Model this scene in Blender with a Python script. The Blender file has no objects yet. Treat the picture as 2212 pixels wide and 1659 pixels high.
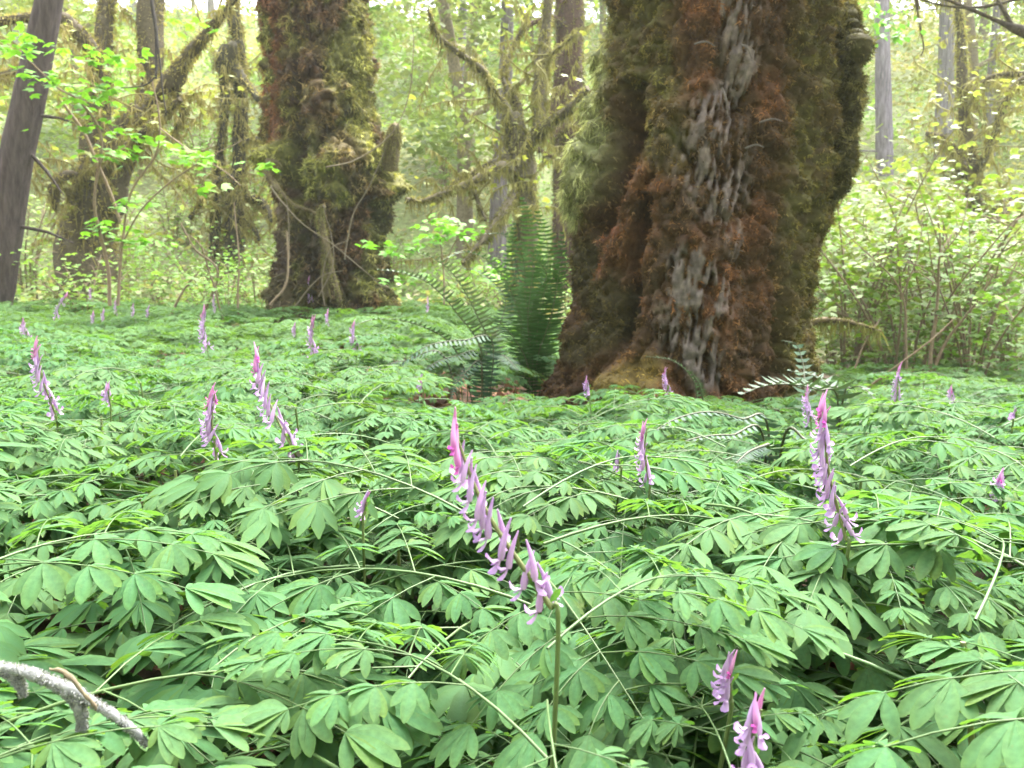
import bpy, math, random
import numpy as np
from mathutils import Vector, Matrix, Euler

# ------------------------------------------------------------------ camera, sky, sun, exposure
scene = bpy.context.scene
COL = scene.collection
CAM_Z, PITCH, FPX = 0.85, math.radians(7.0), 1843.0      # FPX: focal length for a picture 2212 px wide
cam_d = bpy.data.cameras.new('camera')
cam_d.sensor_width = 36.0
cam_d.lens = 36.0 * FPX / 2212.0
cam_d.clip_start, cam_d.clip_end = 0.02, 400.0
cam_d.dof.use_dof = True
cam_d.dof.focus_distance = 0.95
cam_d.dof.aperture_fstop = 15.0
cam = bpy.data.objects.new('camera', cam_d)
cam.location = (0, 0, CAM_Z)
cam.rotation_euler = (math.pi / 2 - PITCH, 0, 0)
COL.objects.link(cam)
scene.camera = cam

SUN_EL, SUN_AZ = math.radians(62), math.radians(28)        # high, a little behind the big trees on the right
world = bpy.data.worlds.new('World')
scene.world = world
world.use_nodes = True
wn = world.node_tree
wn.nodes.clear()
sky = wn.nodes.new('ShaderNodeTexSky')
sky.sky_type = 'NISHITA'
sky.sun_disc = False
sky.sun_elevation = SUN_EL
sky.sun_rotation = SUN_AZ
sky.air_density, sky.dust_density, sky.ozone_density = 1.0, 6.0, 0.6
hs = wn.nodes.new('ShaderNodeHueSaturation')
hs.inputs['Saturation'].default_value = 0.35               # an even white overcast
bg = wn.nodes.new('ShaderNodeBackground')
bg.inputs['Strength'].default_value = 0.15
wo = wn.nodes.new('ShaderNodeOutputWorld')
wn.links.new(sky.outputs[0], hs.inputs['Color'])
wn.links.new(hs.outputs[0], bg.inputs['Color'])
wn.links.new(bg.outputs[0], wo.inputs['Surface'])
sun_d = bpy.data.lights.new('sun', 'SUN')
sun_d.energy = 1.2
sun_d.angle = math.radians(50)
sun_d.color = (1.0, 0.96, 0.88)
sun = bpy.data.objects.new('sun', sun_d)
sdir = Vector((math.sin(SUN_AZ) * math.cos(SUN_EL), math.cos(SUN_AZ) * math.cos(SUN_EL), math.sin(SUN_EL)))
sun.rotation_euler = sdir.to_track_quat('Z', 'Y').to_euler()
sun.location = (0, 0, 30)
COL.objects.link(sun)
scene.view_settings.view_transform = 'Standard'
scene.view_settings.look = 'None'
scene.view_settings.exposure = 3.2
scene.view_settings.gamma = 1.0
scene.view_settings.use_curve_mapping = False
cy = scene.cycles
cy.use_denoising = True
try:
    cy.denoiser = 'OPENIMAGEDENOISE'
except Exception:
    pass
cy.max_bounces, cy.diffuse_bounces, cy.glossy_bounces = 6, 4, 2
cy.transmission_bounces, cy.transparent_max_bounces, cy.volume_bounces = 4, 4, 1
cy.sample_clamp_indirect = 6.0
cy.volume_step_rate = 4.0

# ------------------------------------------------------------------ helpers
rng = np.random.default_rng(7)
TAU = 2 * math.pi


def at(px, py, D):
    """World point at forward distance D behind photo pixel (px, py) of a 2212 x 1659 picture."""
    dx, dz = (px - 1106.0) / FPX, (829.5 - py) / FPX
    cp, sp = math.cos(PITCH), math.sin(PITCH)
    d = np.array([dx, cp + dz * sp, -sp + dz * cp])
    return np.array([0, 0, CAM_Z]) + d * (D / d[1])


def to_px(P):
    P = np.atleast_2d(P)
    cp, sp = math.cos(PITCH), math.sin(PITCH)
    x, y, z = P[:, 0], P[:, 1], P[:, 2] - CAM_Z
    f = y * cp - z * sp
    u = y * sp + z * cp
    return 1106 + FPX * x / f, 829.5 - FPX * u / f


def ss(a, b, x):
    t = np.clip((np.asarray(x, float) - a) / (b - a), 0, 1)
    return t * t * (3 - 2 * t)


def _h(ix, iy, iz, seed):
    n = (ix.astype(np.int64) * 374761393 + iy.astype(np.int64) * 668265263 + iz.astype(np.int64) * 2147483647 // 7 * 3 + seed * 974634619) & 0xFFFFFFFF
    n = ((n ^ (n >> 13)) * 1274126177) & 0xFFFFFFFF
    n = ((n ^ (n >> 16)) * 2246822519) & 0xFFFFFFFF
    return ((n ^ (n >> 15)) & 0xFFFFFF) / float(0xFFFFFF)


ROT = np.array(Euler((0.6, 0.45, 0.5)).to_matrix())


def vnoise(P, s=1.0, seed=0):
    """Smooth value noise in 0..1 at points P (n,3) with frequency s."""
    Q = (np.asarray(P, float) * s) @ ROT
    I = np.floor(Q).astype(np.int64)
    f = Q - I
    f = f * f * (3 - 2 * f)
    r = 0
    for a in (0, 1):
        wx = f[:, 0] if a else 1 - f[:, 0]
        for b in (0, 1):
            wy = f[:, 1] if b else 1 - f[:, 1]
            for c in (0, 1):
                wz = f[:, 2] if c else 1 - f[:, 2]
                r = r + wx * wy * wz * _h(I[:, 0] + a, I[:, 1] + b, I[:, 2] + c, seed)
    return r


def fbm(P, s=1.0, octv=4, seed=0):
    r, a, t = 0, 1.0, 0
    for k in range(octv):
        r = r + a * vnoise(P, s * 2 ** k, seed + k * 17)
        t += a
        a *= 0.5
    return r / t


def n1(x):
    return x / np.maximum(np.linalg.norm(x, axis=-1, keepdims=True), 1e-9)


class Geo:
    """Collects triangles and quads with a colour per vertex; build() links them as ONE mesh object."""

    def __init__(self):
        self.V, self.C, self.T, self.Q, self.n = [], [], [], [], 0

    def add(self, V, T=None, Q=None, c=(1, 1, 1)):
        V = np.asarray(V, float).reshape(-1, 3)
        c = np.asarray(c, float)
        if c.ndim == 1:
            c = np.tile(c[:3], (len(V), 1))
        self.V.append(V)
        self.C.append(c)
        if T is not None and len(T):
            self.T.append(np.asarray(T, np.int64).reshape(-1, 3) + self.n)
        if Q is not None and len(Q):
            self.Q.append(np.asarray(Q, np.int64).reshape(-1, 4) + self.n)
        self.n += len(V)
        return self

    def merge(self, other, M=None, tint=None):
        V = np.concatenate(other.V)
        C = np.concatenate(other.C)
        if M is not None:
            M = np.asarray(M)
            V = V @ M[:3, :3].T + M[:3, 3]
        if tint is not None:
            C = C * np.asarray(tint)
        T = np.concatenate(other.T) if other.T else None
        Q = np.concatenate(other.Q) if other.Q else None
        return self.add(V, T, Q, C)

    def pack(self):
        """One block per list, for repeated merging."""
        self.V, self.C = [np.concatenate(self.V)], [np.concatenate(self.C)]
        self.T = [np.concatenate(self.T)] if self.T else []
        self.Q = [np.concatenate(self.Q)] if self.Q else []
        return self

    def mesh(self, name, mat, smooth=True):
        V, C = np.concatenate(self.V), np.concatenate(self.C)
        me = bpy.data.meshes.new(name)
        T = np.concatenate(self.T) if self.T else np.zeros((0, 3), np.int64)
        Q = np.concatenate(self.Q) if self.Q else np.zeros((0, 4), np.int64)
        me.vertices.add(len(V))
        me.vertices.foreach_set('co', V.astype(np.float32).ravel())
        me.loops.add(T.size + Q.size)
        me.loops.foreach_set('vertex_index', np.concatenate([T.ravel(), Q.ravel()]).astype(np.int32))
        me.polygons.add(len(T) + len(Q))
        st = np.concatenate([np.arange(len(T)) * 3, T.size + np.arange(len(Q)) * 4]).astype(np.int32)
        me.polygons.foreach_set('loop_start', st)
        me.polygons.foreach_set('use_smooth', np.full(len(st), smooth, bool))
        me.update(calc_edges=True)
        a = me.attributes.new('Col', 'FLOAT_COLOR', 'POINT')
        a.data.foreach_set('color', np.concatenate([C, np.ones((len(C), 1))], 1).astype(np.float32).ravel())
        me.materials.append(mat)
        return me

    def build(self, name, mat, parent=None, smooth=True, **kw):
        return link(name, self.mesh(name, mat, smooth), parent, **kw)


def link(name, data, parent=None, M=None, **kw):
    o = bpy.data.objects.new(name, data)
    COL.objects.link(o)
    if parent is not None:
        o.parent = parent
    if M is not None:
        o.matrix_basis = Matrix(M)
    for k, v in kw.items():
        o[k] = v
    return o


def thing(name, label, category, loc=(0, 0, 0), group=None):
    """An Empty at the thing's base that parents its parts."""
    o = bpy.data.objects.new(name, None)
    COL.objects.link(o)
    o.location = loc
    o.empty_display_size = 0.1
    o['label'], o['category'] = label, category
    if group:
        o['group'] = group
    return o


def smooth_path(pts, per=6):
    """Catmull-Rom through the control rows (any number of columns)."""
    P = np.asarray(pts, float)
    if len(P) < 3:
        return np.array([P[0] + (P[-1] - P[0]) * t for t in np.linspace(0, 1, per + 1)])
    E = np.vstack([2 * P[0] - P[1], P, 2 * P[-1] - P[-2]])
    out = []
    for i in range(1, len(E) - 2):
        p0, p1, p2, p3 = E[i - 1:i + 3]
        for t in np.linspace(0, 1, per, endpoint=False):
            out.append(0.5 * (2 * p1 + (p2 - p0) * t + (2 * p0 - 5 * p1 + 4 * p2 - p3) * t * t + (3 * p1 - p0 - 3 * p2 + p3) * t ** 3))
    out.append(P[-1])
    return np.array(out)


def tube(geo, P, R, n=7, c=(1, 1, 1), wob=0.0, seed=0, cap=True):
    P = np.asarray(P, float)
    R = np.broadcast_to(np.asarray(R, float), (len(P),))
    d = n1(np.gradient(P, axis=0))
    ref = np.array([0.0, 0, 1]) if abs(d[0][2]) < 0.9 else np.array([1.0, 0, 0])
    u = n1(np.cross(d[0], ref))
    U, W = [], []
    for k in range(len(P)):
        u = n1(u - d[k] * np.dot(u, d[k]))
        U.append(u)
        W.append(np.cross(d[k], u))
    U, W = np.array(U), np.array(W)
    a = np.linspace(0, TAU, n, endpoint=False)
    dirs = U[:, None] * np.cos(a)[None, :, None] + W[:, None] * np.sin(a)[None, :, None]
    rr = np.repeat(R[:, None], n, 1)
    if wob:
        base = (P[:, None] + dirs * R[:, None, None]).reshape(-1, 3)
        k = 0.9 / max(R.max() * 1.2, 1e-3)
        rr = rr * (1 + wob * (2 * fbm(base, k, 2, seed) - 1).reshape(len(P), n))
    V = (P[:, None] + dirs * rr[..., None]).reshape(-1, 3)
    i = np.arange(len(P) - 1)[:, None] * n
    j = np.arange(n)[None]
    j2 = (j + 1) % n
    Q = np.stack([i + j, i + j2, i + n + j2, i + n + j], -1).reshape(-1, 4)
    cc = np.asarray(c, float)
    if cc.ndim == 2 and len(cc) == len(P):
        cc = np.repeat(cc, n, 0)
    geo.add(V, None, Q, cc)
    if cap:
        for k, s in ((0, 1), (len(P) - 1, -1)):
            ring = k * n + np.arange(n)
            Vc = np.vstack([V[ring], P[k] + d[k] * R[k] * (-0.3 * s)])
            T = np.array([[q, n, (q + 1) % n] if s > 0 else [(q + 1) % n, n, q] for q in range(n)])
            geo.add(Vc, T, None, cc if cc.ndim == 1 else np.tile(cc[k * n], (n + 1, 1)))


def tube_pts(P, R, count, r):
    """Random surface points with normals on a tube."""
    P = np.asarray(P, float)
    R = np.broadcast_to(np.asarray(R, float), (len(P),))
    seg = np.linalg.norm(np.diff(P, axis=0), axis=1)
    cum = np.concatenate([[0], np.cumsum(seg)])
    t = r.random(count) * cum[-1]
    i = np.clip(np.searchsorted(cum, t) - 1, 0, len(seg) - 1)
    f = ((t - cum[i]) / np.maximum(seg[i], 1e-9))[:, None]
    p = P[i] * (1 - f) + P[i + 1] * f
    rad = R[i] * (1 - f[:, 0]) + R[i + 1] * f[:, 0]
    d = n1(P[i + 1] - P[i])
    q = r.normal(size=(count, 3))
    q = n1(q - d * (q * d).sum(1, keepdims=True))
    return p + q * rad[:, None] * 0.95, q, f[:, 0]


def blades(geo, P, N, length, width, droop, c, r, spread=0.5):
    """One bent triangle blade per point: P root, N outward, droop 0..1 towards the ground."""
    m = len(P)
    if m == 0:
        return
    N = n1(N + spread * r.normal(size=(m, 3)))
    dn = np.array([0, 0, -1.0])
    droop = np.broadcast_to(np.asarray(droop, float), (m,))[:, None]
    L = np.broadcast_to(np.asarray(length, float), (m,))[:, None] * (0.6 + 0.8 * r.random((m, 1)))
    W = np.broadcast_to(np.asarray(width, float), (m,))[:, None]
    tip = P + n1(N * (1 - droop) + dn * droop + 0.15 * r.normal(size=(m, 3))) * L
    t = n1(np.cross(tip - P, r.normal(size=(m, 3)))) * W * 0.5
    V = np.stack([P - t, P + t, tip], 1).reshape(-1, 3)
    T = np.arange(3 * m).reshape(-1, 3)
    cc = np.asarray(c, float)
    cc = np.tile(cc, (m, 1)) if cc.ndim == 1 else cc
    geo.add(V, T, None, np.repeat(cc, 3, 0))


def leaf_cards(geo, P, size, c, r, droop=0.25, lobed=False, flat=0.35):
    """Small folded leaves at points P (geometry, not cards with alpha): rhombus or three-lobed."""
    m = len(P)
    if m == 0:
        return
    az = r.random(m) * TAU
    size = np.broadcast_to(np.asarray(size, float), (m,)) * (0.65 + 0.7 * r.random(m))
    X = np.stack([np.cos(az), np.sin(az), -droop + 0.5 * (r.random(m) - 0.5)], 1)
    X = n1(X)
    up = n1(np.array([0, 0, 1.0]) + flat * r.normal(size=(m, 3)))
    Y = n1(np.cross(up, X))
    Z = np.cross(X, Y)
    cc = np.asarray(c, float)
    cc = np.tile(cc, (m, 1)) if cc.ndim == 1 else cc

    def rh(ang, s, w):
        A = X * math.cos(ang) + Y * math.sin(ang)
        B = -X * math.sin(ang) + Y * math.cos(ang)
        L = (size * s)[:, None]
        V = np.stack([P, P + A * L * 0.45 + B * L * w - Z * L * 0.07, P + A * L - Z * L * 0.12, P + A * L * 0.45 - B * L * w - Z * L * 0.07], 1).reshape(-1, 3)
        k = np.arange(m)[:, None] * 4
        T = np.concatenate([k + np.array([0, 2, 1])[None], k + np.array([0, 3, 2])[None]])
        geo.add(V, T, None, np.repeat(cc, 4, 0))
    if lobed:
        rh(0.0, 1.0, 0.30)
        rh(0.8, 0.85, 0.28)
        rh(-0.8, 0.85, 0.28)
    else:
        rh(0.0, 1.0, 0.33)


# ------------------------------------------------------------------ materials
def nodes_mat(name):
    m = bpy.data.materials.new(name)
    m.use_nodes = True
    nt = m.node_tree
    nt.nodes.clear()
    out = nt.nodes.new('ShaderNodeOutputMaterial')
    return m, nt, out


def N(nt, typ, **kw):
    n = nt.nodes.new(typ)
    for k, v in kw.items():
        if k in n.inputs.keys():
            n.inputs[k].default_value = v
        else:
            setattr(n, k, v)
    return n


def foliage_mat(name, trans=0.3, rough=0.5, spec=0.3, sheen=0.0, vary=0.25, nscale=12.0, back=None, hue=0.02, ttint=(1.15, 1.2, 0.55), bump=0.0, spots=False):
    """Leaf: Principled top plus Translucent; colour from the mesh, varied per object and by noise."""
    m, nt, out = nodes_mat(name)
    L = nt.links.new
    col = N(nt, 'ShaderNodeAttribute', attribute_name='Col')
    oi = N(nt, 'ShaderNodeObjectInfo')
    tc = N(nt, 'ShaderNodeTexCoord')
    nz = N(nt, 'ShaderNodeTexNoise', Scale=nscale, Detail=3.0)
    L(tc.outputs['Object'], nz.inputs['Vector'])
    mr = N(nt, 'ShaderNodeMapRange')
    mr.inputs['From Min'].default_value, mr.inputs['From Max'].default_value = 0.3, 0.7
    mr.inputs['To Min'].default_value, mr.inputs['To Max'].default_value = 1 - vary, 1 + vary
    L(nz.outputs['Fac'], mr.inputs['Value'])
    mh = N(nt, 'ShaderNodeMapRange')
    mh.inputs['To Min'].default_value, mh.inputs['To Max'].default_value = 0.5 - hue, 0.5 + hue
    L(oi.outputs['Random'], mh.inputs['Value'])
    hsv = N(nt, 'ShaderNodeHueSaturation')
    L(col.outputs['Color'], hsv.inputs['Color'])
    L(mr.outputs[0], hsv.inputs['Value'])
    L(mh.outputs[0], hsv.inputs['Hue'])
    base = hsv.outputs['Color']
    if spots:                                                   # yellowed blotches and nibbled specks, different on every leaf
        va = N(nt, 'ShaderNodeVectorMath', operation='ADD')
        sc = N(nt, 'ShaderNodeMath', operation='MULTIPLY')
        sc.inputs[1].default_value = 57.0
        L(oi.outputs['Random'], sc.inputs[0])
        L(tc.outputs['Object'], va.inputs[0])
        L(sc.outputs[0], va.inputs[1])
        sn = N(nt, 'ShaderNodeTexNoise', Scale=7.0, Detail=5.0, Roughness=0.7)
        L(va.outputs[0], sn.inputs['Vector'])
        sr = N(nt, 'ShaderNodeMapRange')
        sr.inputs['From Min'].default_value, sr.inputs['From Max'].default_value = 0.60, 0.74
        sr.inputs['To Max'].default_value = 0.55
        L(sn.outputs['Fac'], sr.inputs['Value'])
        sm = N(nt, 'ShaderNodeMix', data_type='RGBA')
        sm.inputs[7].default_value = (0.125, 0.150, 0.055, 1)
        L(sr.outputs[0], sm.inputs[0])
        L(base, sm.inputs[6])
        base = sm.outputs[2]
    if back is not None:
        ge = N(nt, 'ShaderNodeNewGeometry')
        mx = N(nt, 'ShaderNodeMix', data_type='RGBA')
        mx.blend_type = 'MULTIPLY'
        mx.inputs[7].default_value = (*back, 1)
        L(ge.outputs['Backfacing'], mx.inputs[0])
        L(base, mx.inputs[6])
        base = mx.outputs[2]
    b = N(nt, 'ShaderNodeBsdfPrincipled', Roughness=rough)
    b.inputs['Specular IOR Level'].default_value = spec
    if sheen:
        b.inputs['Sheen Weight'].default_value = sheen
        b.inputs['Sheen Roughness'].default_value = 0.5
    L(base, b.inputs['Base Color'])
    if bump:
        wv = N(nt, 'ShaderNodeTexNoise', Scale=260.0, Detail=2.0)
        L(tc.outputs['Object'], wv.inputs['Vector'])
        bp = N(nt, 'ShaderNodeBump', Strength=bump, Distance=0.002)
        L(wv.outputs['Fac'], bp.inputs['Height'])
        L(bp.outputs[0], b.inputs['Normal'])
    t = N(nt, 'ShaderNodeBsdfTranslucent')
    tm = N(nt, 'ShaderNodeMix', data_type='RGBA')
    tm.blend_type = 'MULTIPLY'
    tm.inputs[0].default_value = 1.0
    tm.inputs[7].default_value = (*ttint, 1)
    L(base, tm.inputs[6])
    L(tm.outputs[2], t.inputs['Color'])
    mix = N(nt, 'ShaderNodeMixShader', Fac=trans)
    L(b.outputs[0], mix.inputs[1])
    L(t.outputs[0], mix.inputs[2])
    L(mix.outputs[0], out.inputs['Surface'])
    return m


def rough_mat(name, rough=0.9, vary=0.4, nscale=30.0, stretch=(1, 1, 1), bump=0.5, bdist=0.01, spec=0.2):
    """Bark, soil, moss cushion: mesh colour times noise, with fine relief."""
    m, nt, out = nodes_mat(name)
    L = nt.links.new
    col = N(nt, 'ShaderNodeAttribute', attribute_name='Col')
    tc = N(nt, 'ShaderNodeTexCoord')
    mp = N(nt, 'ShaderNodeMapping')
    mp.inputs['Scale'].default_value = stretch
    L(tc.outputs['Object'], mp.inputs['Vector'])
    nz = N(nt, 'ShaderNodeTexNoise', Scale=nscale, Detail=6.0, Roughness=0.65)
    L(mp.outputs[0], nz.inputs['Vector'])
    mr = N(nt, 'ShaderNodeMapRange')
    mr.inputs['From Min'].default_value, mr.inputs['From Max'].default_value = 0.3, 0.7
    mr.inputs['To Min'].default_value, mr.inputs['To Max'].default_value = 1 - vary, 1 + vary
    L(nz.outputs['Fac'], mr.inputs['Value'])
    hsv = N(nt, 'ShaderNodeHueSaturation')
    L(col.outputs['Color'], hsv.inputs['Color'])
    L(mr.outputs[0], hsv.inputs['Value'])
    b = N(nt, 'ShaderNodeBsdfPrincipled', Roughness=rough)
    b.inputs['Specular IOR Level'].default_value = spec
    L(hsv.outputs[0], b.inputs['Base Color'])
    bp = N(nt, 'ShaderNodeBump', Strength=bump, Distance=bdist)
    L(nz.outputs['Fac'], bp.inputs['Height'])
    L(bp.outputs[0], b.inputs['Normal'])
    L(b.outputs[0], out.inputs['Surface'])
    return m


M_CARPET = foliage_mat('glaucous_leaf', trans=0.42, rough=0.65, spec=0.08, sheen=0.03, vary=0.16, nscale=9.0, spots=True, back=(1.15, 1.12, 0.7), hue=0.012, bump=0.25)
M_LEAF = foliage_mat('fresh_maple_leaf', trans=0.42, rough=0.5, spec=0.25, vary=0.2, nscale=3.0, hue=0.012, ttint=(1.25, 1.2, 0.6))
M_FERN = foliage_mat('fern_leaf', trans=0.15, rough=0.58, spec=0.18, vary=0.2, nscale=9.0, hue=0.015)
M_MOSS = foliage_mat('moss', trans=0.25, rough=0.9, spec=0.05, vary=0.3, nscale=14.0, hue=0.0, ttint=(1.1, 1.1, 0.7))
M_STALK = foliage_mat('green_stalk', trans=0.12, rough=0.45, spec=0.35, vary=0.15, nscale=20.0, hue=0.01, ttint=(1, 1, 0.8))
M_PETAL = foliage_mat('lilac_petal', trans=0.4, rough=0.5, spec=0.25, vary=0.08, nscale=60.0, hue=0.015, ttint=(1.05, 0.95, 1.05))
M_TRUNK = rough_mat('mossy_bark', vary=0.45, nscale=26.0, bump=0.8, bdist=0.012)
M_BARK = rough_mat('furrowed_bark', vary=0.5, nscale=22.0, stretch=(1, 1, 0.16), bump=1.0, bdist=0.03)
M_SOIL = rough_mat('leafy_soil', vary=0.5, nscale=9.0, bump=0.6, bdist=0.02)
M_TWIG = rough_mat('twig_bark', vary=0.3, nscale=60.0, bump=0.3, bdist=0.003)
M_LITTER = foliage_mat('dry_leaf', trans=0.1, rough=0.7, spec=0.2, vary=0.3, nscale=8.0, hue=0.01, ttint=(1, 0.8, 0.5))

# ------------------------------------------------------------------ terrain
BIG_C = at(1525, 603, 4.75)
LEFT_C = at(705, 603, 9.2)


def canopy_drop(x, y):
    """How far the top of the flower carpet lies below the lens."""
    x, y = np.asarray(x, float), np.asarray(y, float)
    yy = np.clip(y, 0, 14)
    right = 0.195 + 0.077 * np.minimum(yy, 5.5)
    left = np.where(yy < 3, 0.195 + 0.032 * yy, 0.291 - 0.003 * (yy - 3))
    w = ss(0.9, -1.0, x - 0.02 * yy)
    return right * (1 - w) + left * w


def ground(x, y):
    x, y = np.asarray(x, float), np.asarray(y, float)
    sh = x.shape
    xr, yr = x.ravel(), y.ravel()
    P = np.stack([xr, yr, 0 * xr], 1)
    g = CAM_Z - canopy_drop(xr, yr) - 0.42 + 0.05 * (fbm(P, 0.9, 3, 3) - 0.5)
    g += 0.20 * np.exp(-(((xr - BIG_C[0]) / 1.15) ** 2 + ((yr - BIG_C[1]) / 1.15) ** 2))
    g += 0.30 * np.exp(-(((xr - LEFT_C[0]) / 1.6) ** 2 + ((yr - LEFT_C[1]) / 1.3) ** 2))
    up = np.maximum(yr - 13.0, 0)
    hill = 0.42 * up * ss(0, 8, up)
    hill = np.where(up > 36, hill - 0.32 * (up - 36), hill)
    g += hill * (0.85 + 0.3 * fbm(P, 0.045, 2, 9)) + np.where(up > 0, 1.0, 0.0) * ss(0, 6, up) * 1.0 * (fbm(P, 0.25, 3, 5) - 0.5)
    g += 0.95 * np.maximum(-4.0 - yr, 0) * ss(0, 4, -4.0 - yr)  # unseen bank behind the camera, added to block low sky light from there
    return g.reshape(sh)


def ground_sheet():
    ys = np.concatenate([np.linspace(-24, -1, 24), np.linspace(-0.6, 8, 90), np.linspace(8.3, 60, 130), np.linspace(63, 130, 14)])
    xs = np.concatenate([np.linspace(-90, -20, 14), np.linspace(-18, -4, 40), np.linspace(-3.7, 3.7, 90), np.linspace(4, 18, 40), np.linspace(20, 90, 14)])
    X, Y = np.meshgrid(xs, ys)
    Z = ground(X, Y)
    V = np.stack([X, Y, Z], -1).reshape(-1, 3)
    nx = len(xs)
    i, j = np.meshgrid(np.arange(len(ys) - 1), np.arange(nx - 1), indexing='ij')
    a = (i * nx + j).ravel()
    Q = np.stack([a, a + 1, a + nx + 1, a + nx], 1)
    n = fbm(V, 0.6, 3, 21)[:, None]
    soil = np.array([0.045, 0.032, 0.022]) * (1 - n) + np.array([0.075, 0.05, 0.03]) * n
    hillc = np.array([0.16, 0.15, 0.08]) * (1 - n) + np.array([0.13, 0.19, 0.06]) * n
    w = np.maximum(ss(9, 16, V[:, 1]), ss(-3, -8, V[:, 1]))[:, None]
    g = Geo()
    g.add(V, None, Q, soil * (1 - w) + hillc * w)
    g.build('forest_floor', M_SOIL, kind='structure')


ground_sheet()


def gz(x, y):
    return float(ground(np.array([x]), np.array([y]))[0])


# ------------------------------------------------------------------ the two giant mossy trunks
def interp(tab, v):
    t = np.array(tab, float)
    return np.interp(v, t[:, 0], t[:, 1])


def capsule(px, py, path, r):
    """0..1 mask round a polyline in photo pixels, r one radius or one per vertex."""
    path = np.array(path, float)
    best = np.zeros_like(px)
    for k in range(len(path) - 1):
        a, b = path[k, :2], path[k + 1, :2]
        ra, rb = (path[k, 2], path[k + 1, 2]) if path.shape[1] > 2 else (r, r)
        d = b - a
        t = np.clip(((px - a[0]) * d[0] + (py - a[1]) * d[1]) / (d @ d), 0, 1)
        dist = np.hypot(px - a[0] - t * d[0], py - a[1] - t * d[1])
        best = np.maximum(best, 1 - ss(0.45, 1.25, dist / (ra + (rb - ra) * t)))
    return best


def giant(root, Dc, left, right, y0, y1, ntheta, nrow, depth, groove, ridge, colour, seed, lsc=1.0, name='trunk'):
    """A trunk as a grid of rows; silhouette from the photo's left and right edges at distance Dc, real depth behind it."""
    py = np.linspace(y0, y1, nrow)
    l, r_ = interp(left, py), interp(right, py)
    k = max(3, int(36 / (py[1] - py[0])) | 1)
    l, r_ = [np.convolve(np.pad(q, k // 2, mode='edge'), np.ones(k) / k, 'valid') for q in (l, r_)]
    l, r_ = l + 12, r_ - 14
    cx = (l + r_) / 2
    th = np.linspace(0, TAU, ntheta, endpoint=False)
    ct, st = np.cos(th), np.sin(th)
    dep = np.broadcast_to(depth(py), (nrow,)) if callable(depth) else np.full(nrow, depth)
    m1 = np.array([at(a, b, 1.0)[0] for a, b in zip(l, py)])
    m2 = np.array([at(a, b, 1.0)[0] for a, b in zip(r_, py)])
    CX = (m1 + m2) * (Dc ** 2 - dep ** 2) / (2 * Dc)            # ellipse whose tangents from the lens are the two edges
    W = np.sqrt(np.maximum((CX - m1 * Dc) ** 2 - (m1 * dep) ** 2, 0.0012)) - 0.02
    CZ = np.array([at(a, b, Dc)[2] for a, b in zip(cx, py)])
    front = ss(-0.1, 0.25, st)[None]
    X = CX[:, None] + W[:, None] * ct[None]
    Y = Dc - dep[:, None] * st[None]
    Z = np.repeat(CZ[:, None], ntheta, 1)
    P0 = np.stack([X, Y, Z], -1)
    PX, PY = [q.reshape(nrow, ntheta) for q in to_px(P0.reshape(-1, 3))]
    nrm = n1(np.stack([ct[None] / W[:, None], -st[None] / dep[:, None], np.zeros_like(X)], -1))
    flat = P0.reshape(-1, 3)
    px, py_ = PX.ravel(), PY.ravel()
    fr = np.repeat(front, nrow, 0).ravel()
    edge = 1 - ss(0.75, 1.0, np.abs(np.repeat(ct[None], nrow, 0).ravel()))
    # lumps, flutes and small cushions of moss
    big = (fbm(flat * np.array([1, 1, 0.45]), 3.2, 3, seed) - 0.5) * 0.20 * edge
    wp = flat + 0.05 * np.stack([fbm(flat, 7.0, 2, seed + q) for q in (21, 22, 23)], 1)
    l1 = np.abs(2 * vnoise(wp * np.array([1, 1, 0.6]), 8.0, seed + 5) - 1)
    l2 = np.abs(2 * vnoise(wp * np.array([1, 1, 0.75]), 19.0, seed + 6) - 1)
    cush = ss(0.05, 0.45, l1 * 0.5 + l2 * 0.5)
    lump = (np.sqrt(l1) * 0.10 + np.sqrt(l2) * 0.065 + 0.06 * fbm(flat, 14.0, 3, seed + 7) - 0.12) * lsc
    tiny = (fbm(flat, 45.0, 2, seed + 11) - 0.5) * 0.03
    gr = groove(px, py_) * fr
    rd, bare = ridge(px, py_, flat)
    disp = big + lump * (1 - 0.75 * bare) + tiny * (1 - 0.6 * bare) + gr + rd
    V = flat + nrm.reshape(-1, 3) * disp[:, None]
    c = colour(px, py_, flat, gr)
    i = np.arange(nrow - 1)[:, None] * ntheta
    j = np.arange(ntheta)[None]
    j2 = (j + 1) % ntheta
    Q = np.stack([i + j, i + ntheta + j, i + ntheta + j2, i + j2], -1).reshape(-1, 4)
    g = Geo()
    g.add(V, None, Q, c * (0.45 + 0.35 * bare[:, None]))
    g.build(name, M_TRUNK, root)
    # vertex normals for the tufts
    G = V.reshape(nrow, ntheta, 3)
    du = np.roll(G, -1, 1) - np.roll(G, 1, 1)
    dv = np.gradient(G, axis=0)
    nn = n1(np.cross(dv, du))
    flip = np.sign((nn * nrm).sum(-1, keepdims=True))
    nn = nn * np.where(flip == 0, 1, flip)
    return V, nn.reshape(-1, 3), c, px, py_, bare, cush, np.repeat(st[None], nrow, 0).ravel()


def mixc(a, b, w):
    return a * (1 - w[:, None]) + np.asarray(b) * w[:, None]


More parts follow.
